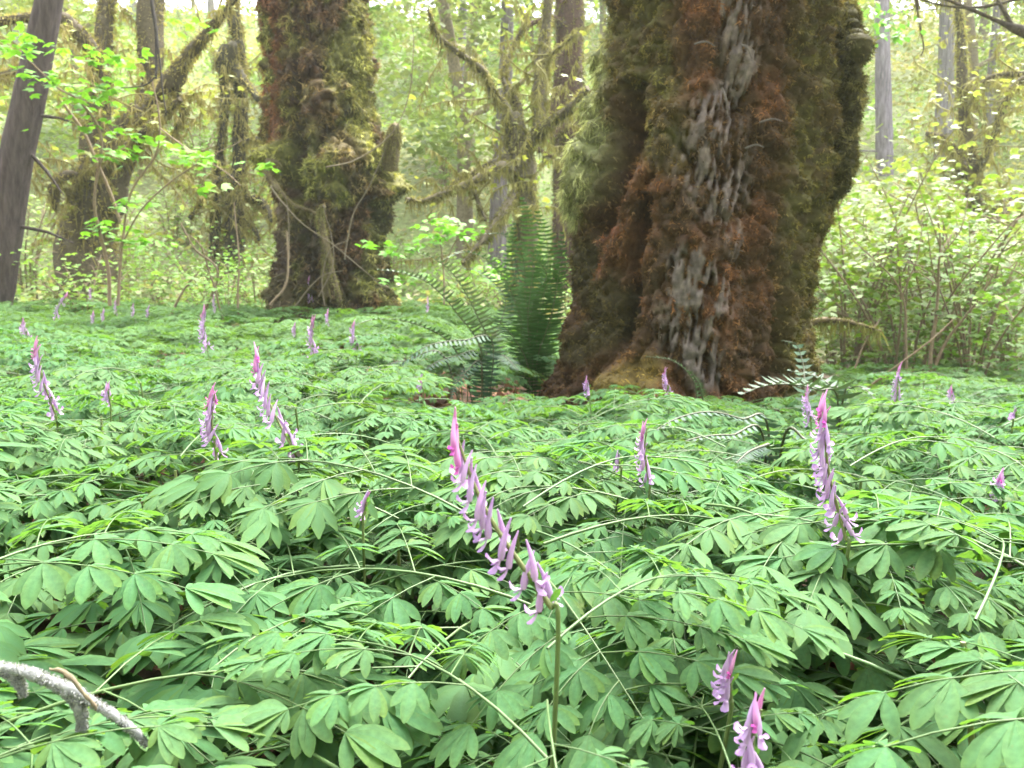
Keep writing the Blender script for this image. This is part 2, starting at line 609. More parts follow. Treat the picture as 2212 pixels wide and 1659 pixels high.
# ---- big tree, right of centre
BL = [(-400, 1335), (-200, 1312), (0, 1300), (100, 1288), (180, 1268), (230, 1250), (290, 1236), (350, 1216), (420, 1210), (470, 1216), (520, 1230), (580, 1232), (650, 1222), (720, 1208), (790, 1190), (860, 1165), (1020, 1110)]
BR = [(-400, 1790), (-200, 1812), (0, 1830), (60, 1832), (120, 1828), (200, 1822), (300, 1816), (400, 1812), (480, 1804), (540, 1786), (620, 1772), (700, 1764), (800, 1762), (860, 1770), (1020, 1815)]
UL = [(-30, 1790), (60, 1780), (120, 1765), (250, 1750), (400, 1745), (470, 1742), (540, 1736)]
UR = [(-30, 1812), (60, 1842), (120, 1862), (170, 1872), (290, 1876), (350, 1862), (420, 1832), (480, 1798), (540, 1766)]
big = thing('giant_maple_tree', 'huge old trunk thickly furred with rusty brown and olive moss, right of centre', 'tree', (float(BIG_C[0]), float(BIG_C[1]), gz(BIG_C[0], BIG_C[1])))
OFFB = -np.array(big.location)


def big_groove(px, py):
    d = -0.30 * capsule(px, py, [(1360, 195, 26), (1345, 290, 44), (1330, 400, 40), (1300, 490, 26)], 0)
    d += -0.20 * capsule(px, py, [(1402, 430, 16), (1392, 520, 22), (1372, 640, 20), (1352, 730, 18)], 0)
    d += -0.20 * capsule(px, py, [(1765, 440, 12), (1720, 560, 12), (1690, 680, 16), (1683, 800, 18)], 0)
    d += -0.08 * capsule(px, py, [(1250, 660, 10), (1258, 780, 14)], 0)
    d += 0.10 * capsule(px, py, [(1500, 300, 110), (1480, 620, 110), (1480, 850, 150)], 0)
    d += 0.16 * capsule(px, py, [(1350, 840, 60), (1400, 880, 70)], 0)
    d += 0.06 * capsule(px, py, [(1250, 330, 30), (1230, 440, 34)], 0)
    return d


def big_ridge(px, py, P):
    wx = px + 22 * (fbm(P, 5.0, 2, 71) - 0.5) * 2
    strip = np.maximum.reduce([
        capsule(wx, py, [(1595, -200, 54), (1600, 60, 58), (1600, 160, 48), (1560, 260, 62)], 0),
        capsule(wx, py, [(1550, 250, 62), (1525, 360, 76), (1590, 400, 60), (1535, 440, 50)], 0) * 0.95,
        capsule(wx, py, [(1610, 330, 42), (1570, 470, 46), (1600, 540, 36)], 0) * 0.7,
        capsule(wx, py, [(1500, 570, 54), (1510, 640, 82), (1490, 720, 74), (1520, 800, 50)], 0)])
    q = np.stack([(px + 0.22 * py) / 7.0 + 1.5 * vnoise(P, 4.0, 8), py / 48.0, 0 * px], 1)
    plate = 0.62 * vnoise(q, 1.0, 44) + 0.38 * vnoise(np.stack([px / 4.5, py / 16.0, 0 * px], 1), 1.0, 4)
    bare = strip * ss(0.44, 0.54, plate + 0.18 * (fbm(P, 9.0, 2, 33) - 0.5) - 0.10 * (1 - strip))
    return strip * (0.035 * ss(0.3, 0.65, plate) - 0.03), bare


def big_colour(px, py, P, gr):
    n = fbm(P, 4.5, 3, 51)
    n2 = fbm(P, 16.0, 3, 52)
    c = np.tile(np.array([0.078, 0.045, 0.022]), (len(px), 1))
    rust = ss(0.44, 0.62, n + 0.25 * (n2 - 0.5)) * capsule(px, py, [(1560, -100, 150), (1560, 300, 200), (1500, 600, 200), (1450, 760, 180)], 0)
    c = mixc(c, [0.128, 0.060, 0.027], rust)
    ol = np.maximum(capsule(px, py, [(1380, -200, 90), (1385, 150, 90), (1450, 330, 60)], 0), capsule(px, py, [(1780, -100, 70), (1770, 300, 80), (1740, 600, 60), (1735, 840, 50)], 0))
    c = mixc(c, [0.096, 0.086, 0.027], ol * (0.45 + 0.55 * ss(0.35, 0.6, n2)))
    c = mixc(c, [0.05, 0.048, 0.017], capsule(px, py, [(1260, 560, 60), (1330, 680, 60), (1250, 760, 40)], 0) * 0.7)
    lg = capsule(px, py, [(1300, -200, 36), (1285, 120, 36), (1262, 250, 44), (1240, 400, 50), (1235, 470, 34)], 0)
    c = mixc(c, [0.235, 0.255, 0.115], lg * (0.7 + 0.3 * n2))
    c = mixc(c, [0.17, 0.065, 0.03], capsule(px, py, [(1335, 470, 26), (1300, 580, 26)], 0) * 0.8 * ss(0.35, 0.6, n2))
    c = mixc(c, [0.055, 0.05, 0.018], capsule(px, py, [(1825, 60, 40), (1838, 280, 46), (1810, 420, 30)], 0) * 0.85)
    c = mixc(c, [0.15, 0.115, 0.03], capsule(px, py, [(1345, 850, 60), (1400, 800, 45)], 0) * 0.8)
    bare = big_ridge(px, py, P)[1]
    bark = np.array([0.098, 0.079, 0.073]) * (0.45 + 0.9 * vnoise(np.stack([px / 4.0, py / 11.0, 0 * px], 1), 1.0, 4))[:, None]
    c = c * (1 - bare[:, None]) + bark * bare[:, None]
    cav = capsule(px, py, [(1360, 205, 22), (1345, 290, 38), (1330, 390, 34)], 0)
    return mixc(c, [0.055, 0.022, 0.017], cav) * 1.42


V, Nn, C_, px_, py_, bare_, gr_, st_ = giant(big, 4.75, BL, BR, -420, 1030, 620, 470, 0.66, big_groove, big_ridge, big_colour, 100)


def move_to(root):
    """Meshes built in world space hang under root at its place."""
    for ch in root.children:
        ch.matrix_parent_inverse = Matrix.Translation(-root.location)


def tufts(root, V, Nn, C, prob, count, length, width, droop, r, per=3, name='moss', vr=0.6, clump=24.0):
    idx = r.choice(len(V), size=count, p=prob / prob.sum())
    P = V[idx] + r.normal(size=(count, 3)) * 0.006
    cl = ss(0.25, 0.75, 0.6 * vnoise(P, clump, 61) + 0.4 * vnoise(P, clump * 2.3, 62))
    col = C[idx] * ((1 - vr) + 1.7 * vr * cl * (0.6 + 0.8 * r.random(count)))[:, None]
    Nm = n1(Nn[idx] + 0.35 * r.normal(size=(count, 3)))
    L = length[idx] if isinstance(length, np.ndarray) else length
    L = L * (0.55 + 0.9 * cl)
    D = droop[idx] if isinstance(droop, np.ndarray) else droop
    g = Geo()
    for k in range(per):
        blades(g, P + r.normal(size=(count, 3)) * 0.25 * width, Nm, L, width, D, np.clip(col * (0.55 + 0.9 * r.random((count, 1))), 0, 1), r, 0.7)
    return g.build(name, M_MOSS, root, kind='stuff')


r_ = np.random.default_rng(3)
see = ss(-0.35, 0.0, st_)
cavm = capsule(px_, py_, [(1360, 205, 22), (1345, 290, 38), (1330, 390, 34)], 0)
lobe = capsule(px_, py_, [(1290, 0, 40), (1262, 250, 44), (1240, 400, 50), (1235, 470, 34)], 0)
pr = (0.12 + gr_) * see * (1 - 0.97 * bare_) * (1 - 0.85 * cavm) * (0.3 + ss(-440, -60, py_)) + 1e-9
tufts(big, V, Nn, C_ * 0.85, pr, 52000, 0.019 + 0.028 * lobe, 0.0075, 0.35 + 0.25 * lobe, r_, 2)
V, Nn, C_, px_, py_, bare_, gr_, st_ = giant(big, 4.62, UL, UR, -30, 538, 200, 180, lambda q: 0.05 + 0.20 * ss(-30, 130, q) * (1 - ss(360, 530, q)), lambda px, py: 0 * px, lambda px, py, P: (0 * px, 0 * px),
                                             lambda px, py, P, gr: np.array([0.092, 0.084, 0.032])[None] * (0.7 + 0.8 * fbm(P, 9.0, 2, 77))[:, None], 130, 0.6, 'burl')
tufts(big, V, Nn, C_, (0.15 + gr_) * ss(-0.5, 0.0, st_) + 1e-9, 9000, 0.024, 0.0075, 0.35, np.random.default_rng(4), 2)
g_ = Geo()                                                   # small dead twigs lying in the moss
for (x0, y0, x1, y1) in ((1500, 95, 1545, 100), (1600, 95, 1625, 128), (1640, 265, 1690, 262), (1610, 320, 1650, 318), (1560, 190, 1572, 250)):
    a, b = at(x0, y0, 4.02), at(x1, y1, 4.0)
    g_ = Geo()
    tube(g_, smooth_path([a, (a + b) / 2 + [0, -.02, .01], b], 4), [0.004, 0.005, 0.005, 0.004, 0.004, 0.004, 0.003, 0.003, 0.002], 6, (0.10, 0.085, 0.075))
    g_.build('dead_twig', M_TWIG, big)
move_to(big)

# ---- left tree
LL = [(-400, 560), (0, 556), (100, 560), (200, 560), (300, 566), (360, 576), (420, 580), (480, 584), (550, 586), (600, 576), (660, 562), (760, 520)]
LR = [(-400, 780), (0, 798), (80, 806), (150, 812), (240, 818), (300, 830), (350, 846), (390, 866), (425, 868), (460, 856), (520, 846), (580, 852), (640, 862), (760, 900)]
lt = thing('mossy_maple_tree', 'stout mossy trunk left of centre with knobbly green burls and hanging dead sticks', 'tree', (float(LEFT_C[0]), float(LEFT_C[1]), gz(LEFT_C[0], LEFT_C[1])))


def left_groove(px, py):
    d = 0
    for (x, y, r, a) in ((725, 350, 55, .34), (600, 345, 26, .26), (690, 215, 46, .24), (848, 405, 30, .26), (770, 300, 40, .10), (640, 130, 50, .06), (790, 120, 50, .07), (720, 430, 40, .1), (690, 270, 30, .1), (830, 480, 30, .1)):
        d = d + a * np.exp(-(((px - x) ** 2 + (py - y) ** 2) / r ** 2))
    d = d - 0.16 * capsule(px, py, [(640, 60, 8), (645, 200, 10), (655, 300, 18), (640, 420, 20), (660, 520, 14)], 0)
    d = d - 0.18 * capsule(px, py, [(745, 250, 10), (700, 290, 12), (690, 330, 10)], 0)
    d = d - 0.2 * capsule(px, py, [(800, 440, 16), (838, 520, 14), (836, 560, 12)], 0)
    d = d - 0.12 * capsule(px, py, [(605, 430, 8), (620, 650, 12)], 0)
    return d


def left_ridge(px, py, P):
    m = ss(0.35, 0.5, fbm(P * np.array([1, 1, 0.4]), 6.0, 3, 158)) * capsule(px, py, [(570, 60, 24), (576, 250, 22), (600, 420, 20), (605, 640, 26)], 0)
    q = np.stack([px / 7.0 + 1.3 * vnoise(P, 4.0, 18), py / 60.0, 0 * px + 3], 1)
    r = np.abs(2 * vnoise(q, 1.0, 144) - 1)
    return m * ((1 - r) * 0.05 - 0.02), m * 0.6


def left_colour(px, py, P, gr):
    n, n2 = fbm(P, 2.6, 3, 151), fbm(P, 9.0, 3, 152)
    c = np.tile(np.array([0.085, 0.052, 0.028]), (len(px), 1))
    c = mixc(c, [0.15, 0.15, 0.045], ss(0.38, 0.58, n + 0.4 * (n2 - 0.5)))
    for (x, y, r) in ((725, 350, 60), (600, 335, 30), (690, 225, 50), (848, 400, 36), (640, 60, 60), (780, 100, 40), (790, 240, 30), (800, 340, 40)):
        c = mixc(c, [0.25, 0.245, 0.07], np.exp(-(((px - x) ** 2 + (py - y) ** 2) / r ** 2)) * 0.8 * ss(0.3, 0.6, n2))
    c = mixc(c, [0.15, 0.062, 0.036], capsule(px, py, [(568, -60, 30), (575, 150, 32), (585, 300, 22)], 0) * 0.9 * ss(0.32, 0.52, fbm(P * np.array([1, 1, 0.4]), 6.0, 3, 158)))
    c = mixc(c, [0.10, 0.058, 0.034], capsule(px, py, [(700, 40, 30), (665, 180, 26), (800, 470, 26)], 0) * 0.7)
    c = mixc(c, [0.085, 0.06, 0.045], capsule(px, py, [(608, 450, 22), (605, 680, 26)], 0) * 0.8)
    c = mixc(c, [0.05, 0.036, 0.022], capsule(px, py, [(670, 500, 40), (690, 640, 60)], 0) * 0.7)
    c = mixc(c, [0.055, 0.055, 0.02], capsule(px, py, [(845, 430, 26), (840, 620, 30)], 0) * 0.7)
    return c


V, Nn, C_, px_, py_, bare_, gr_, st_ = giant(lt, 9.2, LL, LR, -420, 780, 420, 300, 0.62, left_groove, left_ridge, lambda *a: left_colour(*a) * 1.25, 300, 1.9)
pr = (0.12 + gr_) * ss(-0.35, 0.0, st_) * (1 - bare_) * (0.3 + ss(-440, -60, py_)) + 1e-9
tufts(lt, V, Nn, C_, pr, 24000, 0.042, 0.015, 0.4, np.random.default_rng(5), 2, clump=12.0)


def moss_tube(gt, gm, P, R, r, c_bark, c_moss, dens=900, hang=0.09, wob=0.35, seed=0, fuzz=0.03):
    """A moss-wrapped limb: lumpy tube plus short fuzz and hanging strands."""
    tube(gt, P, R, 8, c_bark, wob, seed)
    R = np.broadcast_to(np.asarray(R, float), (len(P),))
    length = np.linalg.norm(np.diff(P, axis=0), axis=1).sum()
    cnt = int(length * dens * (0.5 + R.mean() * 8))
    p, q, _ = tube_pts(P, R, cnt, r)
    cl = 0.55 + 0.8 * ss(0.3, 0.7, fbm(p, 6.0, 2, 5))
    cc = np.asarray(c_moss)[None] * (cl * (0.75 + 0.5 * r.random(cnt)))[:, None]
    blades(gm, p, q, fuzz, fuzz * 0.35, 0.25, cc, r, 0.4)
    k = int(length * dens * 0.5)
    p, q, _ = tube_pts(P, R, k, r)
    keep = (q[:, 2] < 0.25) & (fbm(p, 5.0, 2, 6) > 0.42)
    p, q = p[keep], q[keep]
    cc = np.asarray(c_moss)[None] * (0.6 + 0.5 * r.random(len(p)))[:, None]
    blades(gm, p, q, hang * (0.4 + r.random(len(p))), hang * 0.11, 0.8, cc, r, 0.3)


# hanging limbs and sticks on the left tree, stub on its right
rl = np.random.default_rng(11)
gt, gm = Geo(), Geo()
for path, cm in (([(592, 350, 8.5, .09), (584, 385, 8.45, .045), (630, 440, 8.35, .022), (685, 465, 8.3, .02), (700, 520, 8.3, .03), (706, 640, 8.3, .025)], (0.13, 0.115, 0.045)),
                 ([(700, 445, 8.25, .02), (690, 460, 8.3, .03), (702, 520, 8.28, .035), (722, 600, 8.25, .02), (735, 650, 8.2, .02)], (0.17, 0.16, 0.06)),
                 ([(838, 360, 8.9, .10), (845, 320, 8.8, .085), (852, 285, 8.75, .07), (856, 268, 8.7, .03)], (0.17, 0.155, 0.06))):
    pts = smooth_path([[*at(x, y, d), r] for x, y, d, r in path], 7)
    moss_tube(gt, gm, pts[:, :3], pts[:, 3], rl, (0.10, 0.08, 0.045), cm, 900, 0.10, 0.35, 3, 0.03)
gt.build('limb', M_TRUNK, lt)
gm.build('moss', M_MOSS, lt, kind='stuff')
for path in ([(586, 400), (640, 470), (760, 560), (840, 640)], [(745, 560), (760, 470), (800, 400), (830, 330)], [(690, 640), (720, 560), (700, 440)],
             [(625, 560), (622, 470), (618, 420)], [(640, 660), (690, 600), (740, 585)], [(706, 360), (770, 345), (850, 285), (885, 200), (893, 80), (880, 10)],
             [(702, 660), (695, 600), (712, 540), (750, 520)]):
    g_ = Geo()
    P = smooth_path([at(x, y, 8.15 - 0.05 * k) for k, (x, y) in enumerate(path)], 5)
    P = P + (fbm(P, 3.0, 2, 9)[:, None] - 0.5) * 0.05
    tube(g_, P, np.linspace(0.008, 0.003, len(P)), 5, (0.15, 0.12, 0.085))
    g_.build('dead_stick', M_TWIG, lt)
move_to(lt)


# ------------------------------------------------------------------ mossy maples and conifers behind
def twigs(r, P, R, k, ln, spread=1.0):
    """Side twigs springing from a limb: list of (points, radii)."""
    out = []
    p, q, _ = tube_pts(P, R * 0.5, k, r)
    for a, b in zip(p, q):
        d = n1(b + np.array([0, 0, 0.25]) + 0.5 * r.normal(size=3)) * spread
        L = ln * (0.5 + r.random())
        b1 = a + d * L * 0.35
        b2 = b1 + n1(d + 0.5 * r.normal(size=3)) * L * 0.35
        b3 = b2 + n1(d + np.array([0, 0, -0.35]) + 0.6 * r.normal(size=3)) * L * 0.35
        out.append((smooth_path([a, b1, b2, b3], 3), np.linspace(0.012, 0.004, 10) * max(1, ln)))
    return out


GREEN_Y = np.array([0.21, 0.25, 0.065])
GREEN_B = np.array([0.12, 0.25, 0.045])


def mossy_maple(name, label, trunk, limbs, seed, bark=(0.07, 0.055, 0.035), moss=(0.19, 0.18, 0.06), dens=260, leafn=10, ntw=3, lns=0.9, leaf_size=0.09, leafc=GREEN_Y, hang=0.2):
    """trunk and limbs: rows (px, py, D, radius in px). Parts: trunk, branch (each), twigs, moss, foliage."""
    r = np.random.default_rng(seed)
    base = at(trunk[0][0], trunk[0][1], trunk[0][2])
    root = thing(name, label, 'tree', (float(base[0]), float(base[1]), gz(base[0], base[1])))
    gm, gl = Geo(), Geo()
    bx, by = base[0], base[1]
    first = np.array([[bx, by, gz(bx, by) - 0.15, trunk[0][3] * 1.3 * trunk[0][2] / FPX]])
    for k, path in enumerate([trunk] + limbs):
        rows = np.array([[*at(x, y, d), w * d / FPX] for x, y, d, w in path])
        if k == 0 and rows[0][2] > first[0][2] + 0.1:
            rows = np.vstack([first, rows])
        S = smooth_path(rows, 6)
        P, R = S[:, :3].copy(), np.maximum(S[:, 3], 0.006)
        P += (np.stack([fbm(P, 1.3, 2, seed + a) for a in (1, 2, 3)], 1) - 0.5) * np.minimum(R * 1.2, 0.12)[:, None]
        g = Geo()
        moss_tube(g, gm, P, R, r, np.array(bark), np.array(moss), dens, hang, 0.45, seed + k, hang * 0.33)
        limb = g.build('trunk' if k == 0 else 'branch', M_TRUNK, root)
        for tp, tr in twigs(r, P, R, ntw + (1 if k else 0), lns):
            gw = Geo()
            tube(gw, tp, tr, 4, np.array(moss) * 0.7)
            gw.build('twig', M_TWIG, limb)
            kk = int(dens * 0.25 * lns)
            p, q, _ = tube_pts(tp, tr, kk, r)
            blades(gm, p, q, hang * 0.7, hang * 0.09, 0.7, np.array(moss)[None] * (0.6 + 0.6 * r.random((len(p), 1))), r, 0.4)
            if leafn:
                c = tp[r.integers(4, len(tp), leafn)] + r.normal(size=(leafn, 3)) * 0.12 * np.array([1, 1, 0.5])
                leaf_cards(gl, c, leaf_size, leafc[None] * (0.75 + 0.5 * r.random((leafn, 1))), r, 0.3, True)
    gm.build('moss', M_MOSS, root, kind='stuff')
    if leafn:
        gl.build('foliage', M_LEAF, root, smooth=False, kind='stuff')
    move_to(root)
    return root


mossy_maple('mossy_maple_tree', 'forked mossy maple with outstretched limbs growing between the two giant trunks',
            [(1132, 700, 10.5, 32), (1128, 560, 10.5, 25), (1136, 430, 10.5, 24), (1128, 350, 10.5, 27), (1112, 290, 10.5, 24), (1102, 250, 10.5, 20)],
            [[(1104, 262, 10.5, 14), (1085, 225, 10.5, 9), (1060, 190, 10.4, 8), (1040, 150, 10.2, 7), (985, 110, 10, 6), (945, 75, 9.9, 6), (925, 20, 9.8, 3)],
             [(1110, 280, 10.5, 16), (1122, 235, 10.6, 9), (1095, 190, 10.7, 7), (1085, 160, 10.8, 5), (1110, 100, 11, 4), (1140, 40, 11, 3)],
             [(1132, 370, 10.5, 17), (1150, 300, 10.4, 12), (1170, 285, 10.3, 13), (1195, 260, 10.2, 11), (1235, 230, 10, 9), (1270, 190, 9.8, 6)],
             [(1165, 300, 10.4, 14), (1168, 220, 10.6, 15), (1172, 140, 10.7, 14), (1178, 60, 10.8, 11), (1185, -60, 10.8, 8)],
             [(1120, 385, 10.5, 15), (1085, 362, 10.2, 12), (1020, 392, 10, 8), (960, 415, 9.8, 6), (915, 432, 9.7, 5), (878, 430, 9.6, 5)],
             [(1100, 345, 10.4, 14), (1030, 370, 10.6, 8), (985, 395, 10.7, 6), (962, 425, 10.8, 3)],
             [(1112, 420, 10.4, 10), (1090, 455, 10, 9), (1045, 515, 9.7, 8), (1000, 570, 9.5, 4)],
             [(1020, 392, 10, 6), (1035, 440, 9.9, 4), (1050, 475, 9.8, 3)],
             [(1172, 140, 10.7, 6), (1200, 110, 10.5, 4), (1250, 70, 10.2, 3)]], 21,
            (0.10, 0.085, 0.055), (0.22, 0.205, 0.075), 420, 2, 4, 0.7, 0.07, hang=0.17)
mossy_maple('mossy_maple_tree', 'many-limbed mossy maple by the leaning bare trunk at far left',
            [(195, 640, 12.5, 64), (190, 520, 12.5, 58), (205, 430, 12.5, 52), (235, 360, 12.5, 40), (275, 300, 12.5, 34), (310, 240, 12.5, 22)],
            [[(290, 290, 12.5, 26), (335, 235, 12.3, 18), (375, 180, 12, 20), (400, 140, 11.9, 16), (440, 80, 11.6, 10), (520, -20, 11.3, 7)],
             [(215, 430, 12.5, 40), (205, 330, 12.6, 26), (215, 230, 12.7, 24), (225, 120, 12.9, 18), (240, -40, 13, 14)],
             [(215, 180, 12.7, 14), (200, 110, 12.4, 15), (160, 60, 12.2, 17), (120, 38, 12.1, 14), (60, 40, 12, 10), (-30, 52, 12, 8)],
             [(285, 310, 12.6, 22), (320, 200, 12.9, 22), (325, 110, 13, 24), (330, -60, 13.1, 26)],
             [(250, 350, 12.4, 14), (300, 310, 12, 13), (350, 255, 11.8, 10), (390, 215, 11.6, 6)],
             [(230, 375, 12.4, 9), (200, 388, 12.2, 7), (150, 375, 12, 8), (120, 400, 11.9, 12), (118, 440, 11.9, 8), (118, 456, 11.9, 1)],
             [(160, 470, 12.4, 20), (172, 400, 12.2, 10), (185, 340, 12.2, 6)],
             [(375, 175, 12, 9), (395, 230, 12, 5), (385, 275, 12, 6), (370, 300, 12, 2)],
             [(110, 100, 12.4, 8), (40, 150, 12.2, 7), (-40, 170, 12, 6)]], 22,
            (0.075, 0.06, 0.036), (0.26, 0.225, 0.08), 300, 8, 7, 1.0, 0.08)
mossy_maple('mossy_tree_pair', 'two thin dark mossy stems side by side close left of the knobbly trunk',
            [(508, 640, 14, 26), (510, 520, 14, 24), (512, 400, 14, 20), (520, 260, 14, 15), (515, 130, 14, 14), (500, -60, 14, 12)],
            [[(468, 640, 14, 18), (466, 520, 14, 15), (470, 400, 14, 12), (478, 300, 14, 9), (490, 200, 14, 12), (488, 130, 13.9, 26), (498, 104, 13.8, 16), (504, 88, 13.8, 3)],
             [(500, 140, 13.9, 12), (525, 175, 13.7, 9), (560, 215, 13.5, 8)],
             [(520, 440, 14, 10), (545, 430, 13.8, 10), (575, 450, 13.6, 8), (585, 480, 13.5, 4)],
             [(515, 470, 14, 8), (545, 490, 13.8, 7), (560, 520, 13.7, 4)],
             [(466, 400, 14, 7), (440, 430, 13.8, 6), (410, 470, 13.6, 5)],
             [(510, 380, 14, 7), (480, 385, 13.6, 5), (430, 420, 13.4, 4)],
             [(515, 330, 14, 6), (545, 300, 13.8, 5), (590, 310, 13.6, 4)]], 23,
            (0.05, 0.045, 0.028), (0.25, 0.22, 0.08), 260, 7, 6, 1.0, 0.08)
mossy_maple('dark_trunk_tree', 'dark brown mossy trunk showing behind the giant trunk at upper left of it',
            [(1228, 620, 13.5, 38), (1230, 400, 13.5, 34), (1230, 200, 13.5, 32), (1228, 60, 13.5, 30), (1226, -120, 13.5, 28)],
            [[(1228, 260, 13.4, 12), (1200, 290, 13.2, 8), (1165, 300, 13, 4)], [(1232, 330, 13.4, 10), (1190, 340, 13.1, 6), (1140, 300, 12.9, 4)], [(1226, 60, 13.4, 9), (1190, 40, 13.2, 6), (1130, 60, 13, 4)]], 24,
            (0.065, 0.038, 0.03), (0.15, 0.14, 0.05), 200, 8, 3, 0.9, 0.1)
mossy_maple('mossy_maple_tree', 'mossy maple with drooping limbs standing in the thicket at far right',
            [(2130, 640, 13, 20), (2120, 520, 13, 18), (2105, 420, 13, 16), (2095, 340, 13, 15), (2085, 240, 13, 12), (2075, 100, 13, 9), (2060, -60, 13, 7)],
            [[(2100, 385, 13, 10), (2060, 330, 12.8, 9), (2030, 300, 12.6, 8), (2000, 290, 12.5, 5)], [(2110, 400, 13, 16), (2085, 370, 12.8, 14), (2070, 345, 12.7, 6)],
             [(2105, 380, 12.9, 9), (2150, 300, 12.6, 8), (2190, 190, 12.3, 7), (2260, 160, 12, 6)], [(2120, 500, 13, 10), (2160, 450, 12.6, 12), (2210, 430, 12.4, 12), (2290, 390, 12.2, 10)],
             [(2085, 230, 13, 7), (2140, 170, 12.7, 6), (2230, 160, 12.4, 6)], [(2200, 430, 12.4, 9), (2150, 480, 12, 7), (2110, 560, 11.8, 3)]], 25,
            (0.085, 0.07, 0.045), (0.25, 0.23, 0.08), 240, 12, 7, 1.1, 0.08)


def straight_trunk(label, path, seed, col, name='conifer_tree', n=40, stubs=5):
    """A bare conifer trunk: ridged bark, branch stubs; its crown is above the picture."""
    r = np.random.default_rng(seed)
    rows = np.array([[*at(x, y, d), w * d / FPX] for x, y, d, w in path])
    b = rows[0]
    g0 = gz(b[0], b[1])
    root = thing(name, label, 'tree', (float(b[0]), float(b[1]), g0))
    if rows[0][2] > g0:
        rows = np.vstack([[b[0], b[1], g0 - 0.2, b[3] * 1.25], rows])
    S = smooth_path(rows, 24)
    g = Geo()
    P, R = S[:, :3], S[:, 3]
    V0 = Geo()
    tube(V0, P, R, n, (1, 1, 1), 0, seed, False)
    V = V0.V[0]
    cen = np.repeat(P, n, 0)
    d = V - cen
    a = np.arctan2(d[:, 1], d[:, 0])
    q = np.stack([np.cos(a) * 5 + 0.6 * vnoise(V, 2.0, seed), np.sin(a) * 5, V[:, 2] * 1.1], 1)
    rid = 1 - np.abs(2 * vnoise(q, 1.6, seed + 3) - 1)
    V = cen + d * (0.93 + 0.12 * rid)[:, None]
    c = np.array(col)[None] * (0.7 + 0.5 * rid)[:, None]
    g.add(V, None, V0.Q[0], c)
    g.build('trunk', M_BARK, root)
    for k in range(stubs):
        i = r.integers(10, len(P) - 5)
        dr = n1(np.array([r.normal(), -0.4 + 0.6 * r.normal(), 0.3 * r.normal()]))
        s = Geo()
        L = R[i] * (1.6 + 2.5 * r.random())
        tube(s, [P[i] + dr * R[i] * 0.7, P[i] + dr * (R[i] + L * 0.5), P[i] + dr * (R[i] + L) + [0, 0, -0.1 * L]], [R[i] * 0.14, R[i] * 0.1, R[i] * 0.04], 6, np.array(col) * 0.8)
        s.build('branch_stub', M_BARK, root)
    move_to(root)


straight_trunk('bare leaning grey-brown conifer trunk at the far left edge', [(-18, 690, 10.5, 38), (2, 560, 10.5, 35), (28, 380, 10.5, 33), (70, 180, 10.5, 30), (106, 0, 10.5, 25), (132, -150, 10.5, 23)], 31, (0.052, 0.039, 0.038), stubs=9)
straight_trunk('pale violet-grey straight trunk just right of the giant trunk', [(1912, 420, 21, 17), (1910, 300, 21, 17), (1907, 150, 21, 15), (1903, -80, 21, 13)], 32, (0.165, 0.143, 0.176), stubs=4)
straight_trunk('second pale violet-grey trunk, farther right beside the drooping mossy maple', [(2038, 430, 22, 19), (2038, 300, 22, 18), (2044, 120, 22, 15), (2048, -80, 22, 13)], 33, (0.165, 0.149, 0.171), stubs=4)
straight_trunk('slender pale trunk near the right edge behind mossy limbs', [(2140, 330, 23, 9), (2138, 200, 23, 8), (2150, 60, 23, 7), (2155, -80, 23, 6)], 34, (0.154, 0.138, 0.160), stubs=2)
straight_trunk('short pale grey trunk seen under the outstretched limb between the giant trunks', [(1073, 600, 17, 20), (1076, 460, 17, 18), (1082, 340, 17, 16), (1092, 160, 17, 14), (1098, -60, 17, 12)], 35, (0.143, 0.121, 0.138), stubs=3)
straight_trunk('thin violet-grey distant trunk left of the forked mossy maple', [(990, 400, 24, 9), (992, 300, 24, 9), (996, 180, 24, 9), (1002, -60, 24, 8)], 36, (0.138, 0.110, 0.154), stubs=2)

# ------------------------------------------------------------------ trees and bushes of the hillside (alike pieces share mesh data)
def crown_mesh(seed, n, rx, rz, size, col, clusters=34):
    r = np.random.default_rng(seed)
    g = Geo()
    cc = r.normal(size=(clusters, 3))
    cc = n1(cc) * (0.25 + 0.75 * r.random((clusters, 1)) ** 0.6) * np.array([rx, rx, rz])
    k = r.integers(0, clusters, n)
    P = cc[k] + r.normal(size=(n, 3)) * np.array([0.17 * rx, 0.17 * rx, 0.055 * rz + 0.05])
    tone = (0.7 + 0.6 * r.random(clusters))[k][:, None] * (0.75 + 0.5 * r.random((n, 1)))
    hue = r.random((clusters, 1))[k]
    c = np.asarray(col)[None] * tone * (np.array([0.85, 1.0, 0.8])[None] * hue + np.array([1.1, 1.0, 1.0])[None] * (1 - hue))
    leaf_cards(g, P, size, c, r, 0.25, False, 0.5)
    return g.mesh('crown', M_LEAF, False)


